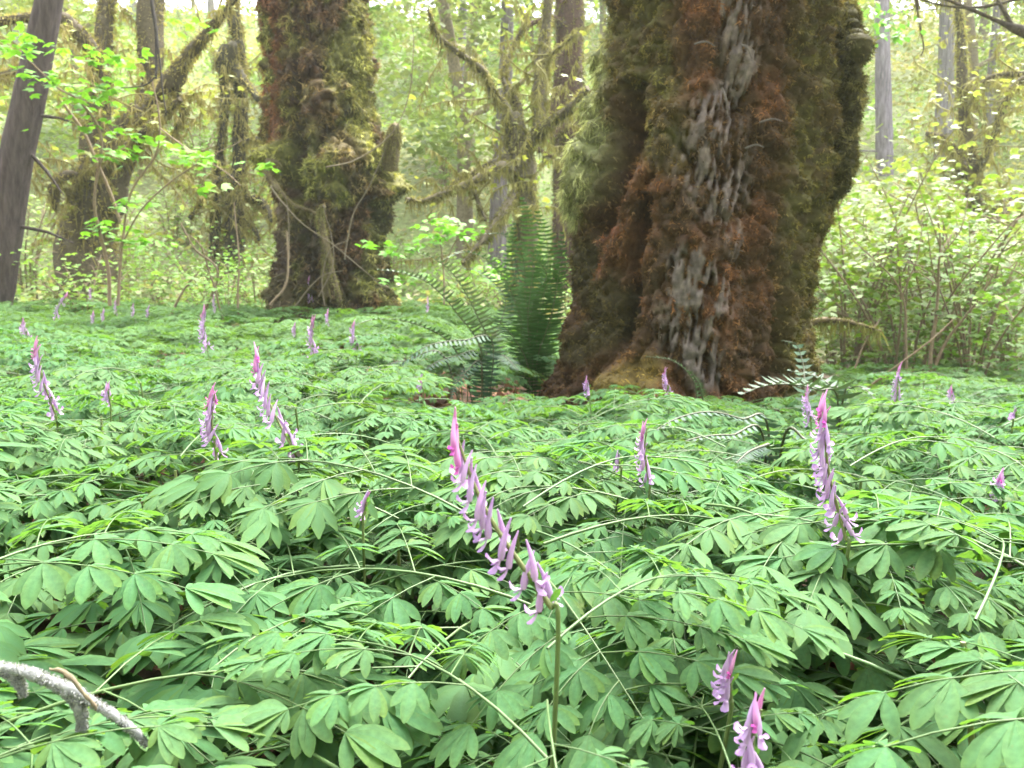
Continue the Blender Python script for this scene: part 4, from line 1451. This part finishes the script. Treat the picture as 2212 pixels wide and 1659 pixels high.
FL = [
    ('tall leaning lilac flower spike in the middle of the picture, nearest and largest', (958, 885), (1190, 1310), 0.50, 19, 0.86, 0.52),
    ('leaning pink flower spike left of centre, rising from a big drooping leaf', (548, 745), (640, 985), 1.20, 16, 1.16, 1.25),
    ('leaning violet flower spike near the left edge by a dark gap', (78, 730), (120, 895), 1.54, 16, 1.08, None),
    ('upright pink flower spike standing between the two leaning spikes on the left', (463, 832), (468, 985), 1.18, 14, 0.99, None),
    ('tall lilac flower spike at right below the edge of the giant trunk', (1780, 845), (1828, 1165), 0.80, 22, 0.90, 0.82),
    ('small pink-tipped flower spike in the carpet between the middle and right spikes', (1397, 905), (1402, 1040), 1.10, 11, 0.82, None),
    ('slim pale spike close left of the tall right-hand spike', (1748, 832), (1752, 910), 2.02, 12, 0.95, None),
    ('little pink spike in front of the fern at the foot of the giant trunk', (1438, 792), (1446, 850), 2.90, 12, 0.90, None),
    ('tiny pink spike by the left root of the giant trunk', (1268, 812), (1274, 850), 2.60, 8, 0.90, None),
    ('purple-topped pale spike in the right-hand carpet before twiggy bushes', (1950, 782), (1937, 868), 2.72, 15, 0.99, None),
    ('small lilac spike left of the twiggy stems in the right-hand carpet', (2054, 832), (2062, 870), 2.68, 9, 0.90, None),
    ('upright lilac spike left of the stout trunk, in the far carpet', (443, 662), (449, 755), 3.50, 16, 1.52, None),
    ('upright mauve spike in line below the stout left trunk', (680, 682), (678, 770), 3.24, 15, 1.38, None),
    ('short mauve spike below right of the stout left trunk', (766, 693), (771, 755), 3.62, 12, 1.36, None),
    ('thin pink spike against the dark foot of the stout left trunk', (669, 598), (672, 652), 8.58, 14, 1.93, None),
    ('pink spike before the dark drooping fern', (912, 812), (914, 840), 2.32, 8, 0.98, None),
    ('small spike before the arching silvery fern fronds', (925, 640), (927, 672), 7.50, 9, 1.49, None),
    ('leaning whitish faded spike at the far left of the carpet', (148, 632), (120, 688), 6.10, 12, 1.60, None),
    ('small violet spike behind the faded leaning spike at far left', (196, 620), (198, 645), 8.58, 8, 1.55, None),
    ('small mauve spike, leftmost of a loose row before the thin dark stems', (250, 648), (254, 678), 6.86, 8, 1.39, None),
    ('small pinkish spike second in a loose row before the thin dark stems', (289, 656), (291, 682), 6.54, 8, 1.34, None),
    ('tiny pink spike, last of a loose row before the thin dark stems', (323, 660), (321, 684), 6.38, 7, 1.26, None),
    ('pale spike, left one of a close pair in the far left carpet', (203, 672), (204, 696), 5.62, 8, 1.22, None),
    ('pale spike, right one of a close pair in the far left carpet', (225, 668), (226, 692), 5.84, 8, 1.27, None),
    ('small violet spike directly behind the upright lilac spike on the left', (463, 636), (467, 672), 7.42, 9, 1.52, None),
    ('very thin faded spike right of the upright mauve spike', (709, 668), (711, 700), 5.40, 9, 1.33, None),
    ('very thin faded spike left of the upright mauve spike', (638, 698), (640, 722), 4.44, 8, 1.18, None),
    ('blurry lilac spike above the violet spike at the left edge', (50, 690), (60, 730), 4.18, 11, 1.48, None),
    ('half-hidden pink spike right of the violet spike at the left edge', (235, 826), (238, 868), 1.60, 8, 0.82, None),
    ('drooping violet spike low in the bottom right corner, seen from above', (1650, 1490), (1625, 1690), 0.47, 11, 0.75, 0.47),
    ('withered pale spike above the spike in the bottom right corner', (1588, 1405), (1578, 1510), 0.58, 8, 0.71, None),
    ('half-hidden faded spike under leaves left of the middle spike', (800, 1065), (788, 1110), 0.98, 5, 0.75, None),
    ('thin faded mauve spike by the right edge of the picture', (2168, 1012), (2166, 1075), 1.2, 9, 0.82, None),
    ('small pale spike at the right edge in the far carpet', (2196, 882), (2192, 905), 2.12, 7, 0.90, None),
    ('tiny pink tip peeping out of leaves right of the middle spike', (1339, 983), (1340, 1010), 1.20, 3, 0.75, None),
]
for k, (lab, top, bot, D, nf, fs, Dt) in enumerate(FL):
    flowering(lab, top, bot, D, nf, 900 + k, fs, Dt, 4 if D < 3 else 2, -1.0, hi=(D < 0.86))

# ------------------------------------------------------------------ sword ferns
FERN_C = np.array([0.036, 0.085, 0.030])


def frond_mesh(seed, path, width, npin=34, col=FERN_C, roll=0.0, pale=0.0):
    """One fern frond along a world path: rachis with two rows of narrow toothed pinnae."""
    r = np.random.default_rng(seed)
    S = smooth_path(path, 10)
    seg = np.linalg.norm(np.diff(S, axis=0), axis=1)
    cum = np.concatenate([[0], np.cumsum(seg)]) / seg.sum()
    tg = n1(np.gradient(S, axis=0))
    g, gr = Geo(), Geo()
    tube(gr, S, np.linspace(0.0042, 0.0012, len(S)), 5, np.array([0.045, 0.05, 0.02]), 0, 0, False)
    L = seg.sum()
    hor = n1(np.cross(tg.mean(0), np.array([0, 0, 1.0])))
    for k in range(npin):
        f = 0.16 + 0.83 * (k / (npin - 1))
        o = np.array([np.interp(f, cum, S[:, q]) for q in range(3)])
        d = n1(np.array([np.interp(f, cum, tg[:, q]) for q in range(3)]))
        w = width * np.interp(f, [0.1, 0.3, 0.6, 0.85, 1.0], [0.75, 1.0, 0.95, 0.5, 0.12])
        for s in (1, -1):
            side = n1(hor * s * math.cos(roll) + np.cross(hor, d) * math.sin(roll) + 0.05 * r.normal(size=3))
            e = n1(side + d * (0.22 + 0.12 * r.random()) + np.array([0, 0, -0.16 - 0.12 * r.random()]))
            up = n1(np.cross(d, e) * s)
            hw = L * 0.80 / npin * 0.40
            c = col * (0.8 + 0.4 * r.random())
            c = c * (1 - pale) + np.array([0.11, 0.14, 0.10]) * pale
            b = d
            V = [o - b * hw * 0.5, o + b * hw * 0.7, o + e * w * 0.5 + b * hw * 0.8 + up * w * 0.03, o + e * w - up * w * 0.06 + b * hw * 0.5, o + e * w * 0.5 - b * hw * 0.6 + up * w * 0.03]
            g.add(V, [[0, 4, 2], [0, 2, 1], [4, 3, 2]], None, c)
    return g, gr


def fern(label, fronds, seed, col=FERN_C, npin=36):
    P0 = np.array([at(*f[0][0]) for f in fronds]).mean(0)
    z = gz(P0[0], P0[1])
    root = thing('sword_fern', label, 'fern', (float(P0[0]), float(P0[1]), z))
    for k, (path, w, roll, pale) in enumerate(fronds):
        pts = np.array([at(*p) for p in path])
        base = pts[0].copy()
        foot = np.array([P0[0] + 0.3 * (base[0] - P0[0]), P0[1] + 0.3 * (base[1] - P0[1]), z])
        if base[2] > z + 0.06 and len(path) > 3:
            pts = np.vstack([foot, pts])
        D = path[0][2]
        g, gr = frond_mesh(seed * 50 + k, pts, w * D / FPX, npin, col, roll, pale)
        f = g.build('frond', M_FERN, root, smooth=False)
        gr.build('frond_stalk', M_STALK, f)
    for f in root.children:
        f.matrix_parent_inverse = Matrix.Translation(-root.location)


fern('tall sword fern with upright dark fronds between forked maple and giant trunk',
     [([(1150, 760, 5.2), (1150, 640, 5.2), (1150, 520, 5.2), (1128, 425, 5.0)], 50, 0.0, 0.0),
      ([(1165, 760, 5.1), (1175, 640, 5.1), (1184, 540, 5.0), (1160, 455, 4.8)], 48, 0.2, 0.0),
      ([(1180, 760, 5.0), (1195, 660, 4.95), (1212, 570, 4.9), (1214, 500, 4.85)], 42, 0.1, 0.05),
      ([(1130, 760, 5.2), (1120, 650, 5.2), (1106, 560, 5.2), (1112, 480, 5.2)], 44, -0.2, 0.0),
      ([(1140, 770, 5.0), (1150, 660, 4.9), (1180, 590, 4.8), (1120, 530, 4.6)], 30, 0.9, 0.3),
      ([(1145, 780, 5.3), (1130, 700, 5.3), (1095, 620, 5.2), (1070, 580, 5.1)], 42, 0.2, 0.0),
      ([(1160, 780, 5.0), (1160, 720, 4.9), (1172, 640, 4.8), (1200, 590, 4.7)], 44, 0.2, 0.0),
      ([(1150, 780, 4.9), (1140, 700, 4.8), (1150, 600, 4.75), (1160, 540, 4.75)], 46, 0.1, 0.0),
      ([(1160, 780, 4.9), (1185, 700, 4.8), (1200, 640, 4.7), (1205, 600, 4.6)], 44, 0.1, 0.0),
      ([(1140, 760, 5.1), (1112, 650, 5.0), (1070, 575, 4.9), (1010, 545, 4.8), (960, 560, 4.7)], 36, 0.4, 0.25),
      ([(1150, 760, 5.0), (1135, 640, 4.9), (1130, 560, 4.8), (1095, 510, 4.7), (1050, 505, 4.6)], 36, 0.4, 0.2),
      ([(1140, 790, 4.8), (1110, 730, 4.6), (1070, 690, 4.5), (1040, 690, 4.4)], 40, 0.2, 0.0)], 1)
fern('sword fern with two long silvery fronds arching left, beside the litter patch',
     [([(1060, 760, 4.6), (1030, 680, 4.5), (985, 600, 4.4), (940, 560, 4.3), (885, 540, 4.25)], 42, 0.5, 0.7),
      ([(1040, 760, 4.5), (990, 680, 4.4), (930, 615, 4.3), (870, 590, 4.2), (815, 583, 4.15)], 42, 0.5, 0.6),
      ([(1050, 770, 4.7), (1080, 700, 4.9), (1090, 640, 5.0), (1040, 590, 5.0), (1000, 580, 5.0)], 40, 0.5, 0.3),
      ([(1000, 790, 4.3), (960, 730, 4.2), (880, 695, 4.1), (810, 690, 4.1), (760, 705, 4.0)], 26, 0.4, 0.1)], 2)
fern('dark sword fern with drooping fronds over brown leaf litter',
     [([(1065, 745, 3.75), (1000, 735, 3.65), (930, 745, 3.55), (880, 775, 3.5), (850, 805, 3.5)], 46, -0.1, 0.0),
      ([(1040, 775, 3.7), (980, 770, 3.6), (930, 790, 3.5), (900, 825, 3.45)], 42, -0.1, 0.0),
      ([(1040, 790, 3.7), (1010, 800, 3.6), (985, 830, 3.55), (975, 860, 3.5)], 34, 0, 0.0),
      ([(1050, 760, 3.8), (1090, 770, 3.7), (1120, 800, 3.6)], 30, 0, 0.0),
      ([(960, 770, 3.8), (880, 778, 3.75), (830, 790, 3.7), (800, 815, 3.7)], 30, 0, 0.05)], 3, np.array([0.022, 0.056, 0.030]))
fern('small fern with one curved frond on the yellow mossy root of the giant trunk',
     [([(1505, 860, 3.35), (1490, 810, 3.35), (1450, 778, 3.35), (1395, 770, 3.35)], 34, 0.3, 0.1),
      ([(1520, 870, 3.3), (1510, 830, 3.3), (1490, 800, 3.3)], 26, 0.3, 0.05)], 4, np.array([0.05, 0.10, 0.04]))
fern('pale fern with broad spread pinnae at the right foot of the giant trunk',
     [([(1810, 870, 2.7), (1765, 842, 2.65), (1705, 830, 2.6), (1650, 834, 2.55), (1600, 852, 2.5)], 62, 0.55, 0.15),
      ([(1810, 865, 2.8), (1795, 835, 2.85), (1760, 812, 2.9), (1700, 800, 2.95)], 50, 0.4, 0.05),
      ([(1740, 850, 3.3), (1735, 790, 3.4), (1720, 745, 3.45), (1690, 735, 3.4)], 44, 0.2, 0.0),
      ([(1820, 870, 2.7), (1840, 838, 2.7), (1865, 838, 2.65), (1890, 862, 2.6)], 40, 0.3, 0.1)], 5, np.array([0.050, 0.092, 0.055]), 22)
fern('dark fern half hidden among carpet leaves below the giant trunk',
     [([(1660, 930, 2.0), (1600, 905, 1.95), (1530, 890, 1.9), (1460, 905, 1.85), (1400, 940, 1.8)], 48, 0, 0.0),
      ([(1650, 950, 1.9), (1580, 940, 1.85), (1510, 945, 1.8), (1450, 965, 1.78)], 44, 0, 0.05),
      ([(1690, 960, 1.7), (1740, 950, 1.65), (1790, 985, 1.6), (1810, 1010, 1.58)], 40, 0, 0.05),
      ([(1660, 960, 1.75), (1620, 975, 1.7), (1590, 1000, 1.66)], 40, 0, 0.0)], 6, np.array([0.032, 0.066, 0.045]))

# ------------------------------------------------------------------ saplings, sticks and single branches
def sapling(name, label, cat, stems, leaf_spots, seed, leafc=(0.13, 0.30, 0.035), size=0.075, stemc=(0.19, 0.14, 0.10)):
    r = np.random.default_rng(seed)
    b = at(*stems[0][0][:3])
    root = thing(name, label, cat, (float(b[0]), float(b[1]), gz(b[0], b[1])))
    for path in stems:
        rows = np.array([[*at(x, y, d), w * d / FPX] for x, y, d, w in path])
        S = smooth_path(rows, 6)
        S[:, :3] += (np.stack([fbm(S[:, :3], 2.5, 2, seed + q) for q in range(3)], 1) - 0.5) * 0.05
        g = Geo()
        tube(g, S[:, :3], S[:, 3], 6, stemc, 0.15, seed)
        g.build('stem', M_TWIG, root)
    gl = Geo()
    for x, y, d, n, sp in leaf_spots:
        c = at(x, y, d)
        s = sp * d / FPX
        k = r.integers(0, 3, n)
        P = c + r.normal(size=(n, 3)) * np.array([s, s, s * 0.35])
        leaf_cards(gl, P, size, np.asarray(leafc)[None] * (0.75 + 0.5 * r.random((n, 1))), r, 0.3, True, 0.25)
    if leaf_spots:
        gl.build('foliage', M_LEAF, root, smooth=False, kind='stuff')
    move_to(root)


sapling('vine_maple_sapling', 'young maple sapling with bright green leaf tiers before the leaning trunk', 'sapling',
        [[(238, 660, 7, 4), (232, 560, 7, 4), (205, 440, 6.9, 3), (220, 300, 6.8, 3), (170, 220, 6.6, 2.5), (120, 190, 6.5, 2), (60, 130, 6.4, 1.5)],
         [(255, 660, 7, 3.5), (262, 560, 7, 3), (285, 420, 7, 2.5), (345, 310, 6.9, 2), (330, 170, 6.8, 1.5)],
         [(262, 480, 7, 3.5), (245, 430, 7, 3.5), (190, 300, 6.9, 3.5), (130, 215, 6.8, 3)],
         [(265, 530, 7, 2), (310, 450, 6.9, 1.8), (400, 370, 6.8, 1.4), (520, 300, 6.7, 1)],
         [(350, 275, 6.8, 1.5), (420, 330, 6.7, 1.5), (520, 400, 6.6, 1)]],
        [(60, 90, 6.4, 26, 36), (110, 160, 6.5, 34, 40), (170, 215, 6.6, 44, 46), (215, 265, 6.7, 22, 30), (240, 130, 6.8, 40, 30), (240, 185, 6.8, 24, 26), (250, 330, 6.8, 34, 32),
         (300, 300, 6.9, 16, 24), (400, 330, 6.7, 34, 30), (420, 345, 6.6, 20, 24), (290, 440, 6.9, 22, 26), (225, 490, 7, 26, 26), (300, 520, 7, 26, 30), (560, 350, 6.6, 16, 20), (450, 400, 6.6, 10, 20), (15, 100, 6.3, 20, 26), (430, 60, 6.6, 10, 26)], 61)
sapling('leafy_sapling', 'small sapling with vivid green leaves under the mossy limb right of the left trunk', 'sapling',
        [[(960, 660, 8, 2.5), (955, 560, 8, 2), (950, 480, 8, 1.5)], [(955, 580, 8, 1.5), (985, 520, 7.9, 1.2), (1010, 490, 7.8, 1)]],
        [(950, 480, 8, 30, 30), (985, 500, 7.9, 30, 30), (930, 520, 8, 24, 30), (850, 540, 8, 20, 20), (800, 525, 7.7, 14, 18), (1060, 590, 8, 30, 30), (880, 600, 7.9, 20, 26)], 62)
sapling('twiggy_shrub', 'bare brown-twigged shrub rising from the right-hand carpet', 'shrub',
        [[(2008, 830, 6.2, 4.5), (2015, 740, 6.2, 4), (2028, 640, 6.2, 3), (2030, 540, 6.1, 2), (2020, 470, 6, 1.2)],
         [(2010, 820, 6.2, 4), (2050, 730, 6.2, 3), (2110, 650, 6.1, 2.5), (2150, 590, 6, 1.5)],
         [(1960, 830, 6.1, 3), (1958, 740, 6.1, 2.5), (1950, 640, 6.1, 2), (1890, 560, 6, 1.5), (1810, 480, 6, 1)],
         [(1950, 640, 6.1, 1.5), (1980, 560, 6, 1.2), (1990, 480, 6, 0.9)],
         [(2030, 560, 6.1, 1.5), (2070, 500, 6, 1.2), (2090, 420, 6, 0.8)],
         [(1870, 840, 5.2, 3), (1930, 800, 5.1, 2.5), (2010, 740, 5, 2), (2060, 690, 5, 1.2)],
         [(1845, 800, 5.6, 2), (1870, 740, 5.6, 1.8), (1900, 690, 5.6, 1.2)],
         [(2030, 620, 6.2, 1.5), (2010, 560, 6.1, 1.2), (2000, 500, 6, 0.8)]],
        [(2030, 540, 6.1, 14, 30), (2120, 640, 6, 14, 30), (1900, 560, 6, 14, 30), (1990, 500, 6, 14, 26)], 63, (0.19, 0.31, 0.06), 0.05)
sapling('twiggy_shrub', 'thin bare stems and sticks in front of the paired dark stems', 'shrub',
        [[(440, 680, 8, 3), (470, 590, 8, 2.5), (420, 540, 7.9, 2), (390, 480, 7.9, 1.5)],
         [(485, 690, 8, 2.2), (455, 600, 8, 2), (430, 530, 7.9, 1.5), (395, 500, 7.9, 1)],
         [(518, 680, 8, 2.5), (515, 560, 8, 2), (505, 440, 8, 1.2)],
         [(365, 690, 8, 3), (395, 630, 8, 2.5), (430, 590, 8, 2)],
         [(585, 660, 7.6, 3), (620, 610, 7.6, 2.5), (623, 500, 7.6, 1.8)]],
        [(400, 600, 8, 24, 40), (470, 630, 8, 24, 40), (530, 560, 8, 14, 26)], 64, (0.16, 0.28, 0.06), 0.06)

# a mossy branch reaching out from behind the giant trunk, with a beard of moss
r_ = np.random.default_rng(65)
b = at(1755, 700, 5.6)
br = thing('mossy_branch', 'low mossy branch poking out right from behind the giant trunk', 'branch', tuple(float(v) for v in at(1755, 690, 5.6)))
gt, gm = Geo(), Geo()
S = smooth_path([[*at(x, y, 5.6), w * 5.6 / FPX] for x, y, w in ((1740, 702, 6), (1775, 692, 7), (1820, 694, 6), (1860, 702, 4), (1905, 716, 2))], 6)
moss_tube(gt, gm, S[:, :3], S[:, 3], r_, np.array([0.09, 0.07, 0.04]), np.array([0.20, 0.20, 0.06]), 900, 0.11, 0.3, 5, 0.025)
gt.build('limb', M_TRUNK, br)
gm.build('moss', M_MOSS, br, kind='stuff')
move_to(br)

# overhead branch, top right, and hanging twigs
r_ = np.random.default_rng(66)
ob = thing('overhanging_branch', 'dark overhanging branch with mossy knot in the top right corner', 'branch', tuple(float(v) for v in at(2230, 60, 6.5)))
gt, gm = Geo(), Geo()
for path in ([(2260, 80, 16), (2205, 65, 12), (2170, 52, 5), (2120, 30, 4), (2060, 5, 3), (1990, -20, 2)], [(2190, 60, 5), (2150, -10, 3), (2140, -60, 2)],
             [(2230, -10, 4), (2120, 15, 3), (2040, 12, 2), (1960, -10, 1.5)], [(1975, -40, 3), (1985, 40, 2.5), (1995, 100, 1.5), (1990, 120, 1)]):
    S = smooth_path([[*at(x, y, 6.5), w * 6.5 / FPX] for x, y, w in path], 6)
    moss_tube(gt, gm, S[:, :3], S[:, 3], r_, np.array([0.06, 0.05, 0.04]), np.array([0.16, 0.15, 0.06]), 260, 0.08, 0.3, 5, 0.02)
gt.build('limb', M_TRUNK, ob)
gm.build('moss', M_MOSS, ob, kind='stuff')
gl = Geo()
for x, y in ((1905, 40), (1920, 80), (1890, 25), (1940, 60)):
    P = at(x, y, 6.4) + r_.normal(size=(26, 3)) * np.array([.09, .09, .03])
    leaf_cards(gl, P, 0.06, np.array([0.10, 0.22, 0.05]), r_, 0.5, False)
gl.build('foliage', M_LEAF, ob, smooth=False, kind='stuff')
move_to(ob)
tw = thing('hanging_twig', 'bare dark twig hanging down at upper left in front of the many-limbed maple', 'branch', tuple(float(v) for v in at(320, -20, 6)))
for path in ([(322, -40, 3), (330, 20, 3.5), (338, 80, 3.5), (337, 170, 2)], [(336, 60, 2), (345, 130, 1.6), (352, 200, 1.5), (360, 250, 1)], [(338, 165, 1.8), (310, 185, 1.5), (260, 190, 1)]):
    S = smooth_path([[*at(x, y, 6), w * 6 / FPX] for x, y, w in path], 6)
    g = Geo()
    tube(g, S[:, :3], S[:, 3], 6, (0.045, 0.04, 0.04), 0.2, 4)
    g.build('stem', M_TWIG, tw)
move_to(tw)

# grey lichen-coated stick, bottom left
r_ = np.random.default_rng(67)
ls = thing('lichen_stick', 'crooked pale grey fuzzy stick in the bottom left corner', 'stick', tuple(float(v) for v in at(60, 1450, 0.50)))
gt, gm = Geo(), Geo()
for path in ([(-90, 1425, 17), (0, 1443, 16), (60, 1452, 14), (110, 1472, 17), (150, 1490, 19), (205, 1520, 13), (270, 1562, 12), (320, 1610, 9)],
             [(130, 1480, 16), (165, 1515, 16), (178, 1560, 13), (168, 1620, 11), (160, 1690, 8)], [(-40, 1440, 11), (20, 1455, 12), (45, 1480, 12), (50, 1505, 5)]):
    S = smooth_path([[*at(x, y, 0.50), 0.8 * w * 0.50 / FPX] for x, y, w in path], 8)
    p, q, _ = tube_pts(S[:, :3], S[:, 3], 2200, r_)
    tube(gt, S[:, :3], S[:, 3], 12, np.array([0.17, 0.175, 0.175]), 0.5, 6)
    blades(gm, p, q, 0.0018, 0.0010, 0.1, np.array([0.22, 0.225, 0.225])[None] * (0.7 + 0.5 * r_.random((len(p), 1))), r_, 0.6)
gt.build('limb', M_TWIG, ls)
gm.build('lichen', M_MOSS, ls, kind='stuff')
g = Geo()
S = smooth_path([[*at(x, y, 0.487), w * 0.487 / FPX] for x, y, w in ((108, 1456, 3), (140, 1462, 5), (175, 1500, 5), (205, 1535, 4), (208, 1545, 2))], 6)
tube(g, S[:, :3] + np.array([0, 0, 0.003]), S[:, 3], 8, (0.15, 0.12, 0.08), 1.0, 3)
g.build('bare_wood', M_TWIG, ls)
move_to(ls)

# ------------------------------------------------------------------ forest haze
m, nt, out = nodes_mat('haze')
v = nt.nodes.new('ShaderNodeVolumePrincipled')
v.inputs['Color'].default_value = (0.9, 0.94, 0.88, 1)
v.inputs['Density'].default_value = 0.0011
v.inputs['Anisotropy'].default_value = 0.3
nt.links.new(v.outputs[0], out.inputs['Volume'])
hv = np.array([[x, y, z] for x in (-95, 95) for y in (-30, 135) for z in (-3, 36)], float)
g = Geo()
g.add(hv, None, [[0, 1, 3, 2], [4, 6, 7, 5], [0, 4, 5, 1], [2, 3, 7, 6], [0, 2, 6, 4], [1, 5, 7, 3]])
g.build('haze', m, smooth=False, kind='stuff')
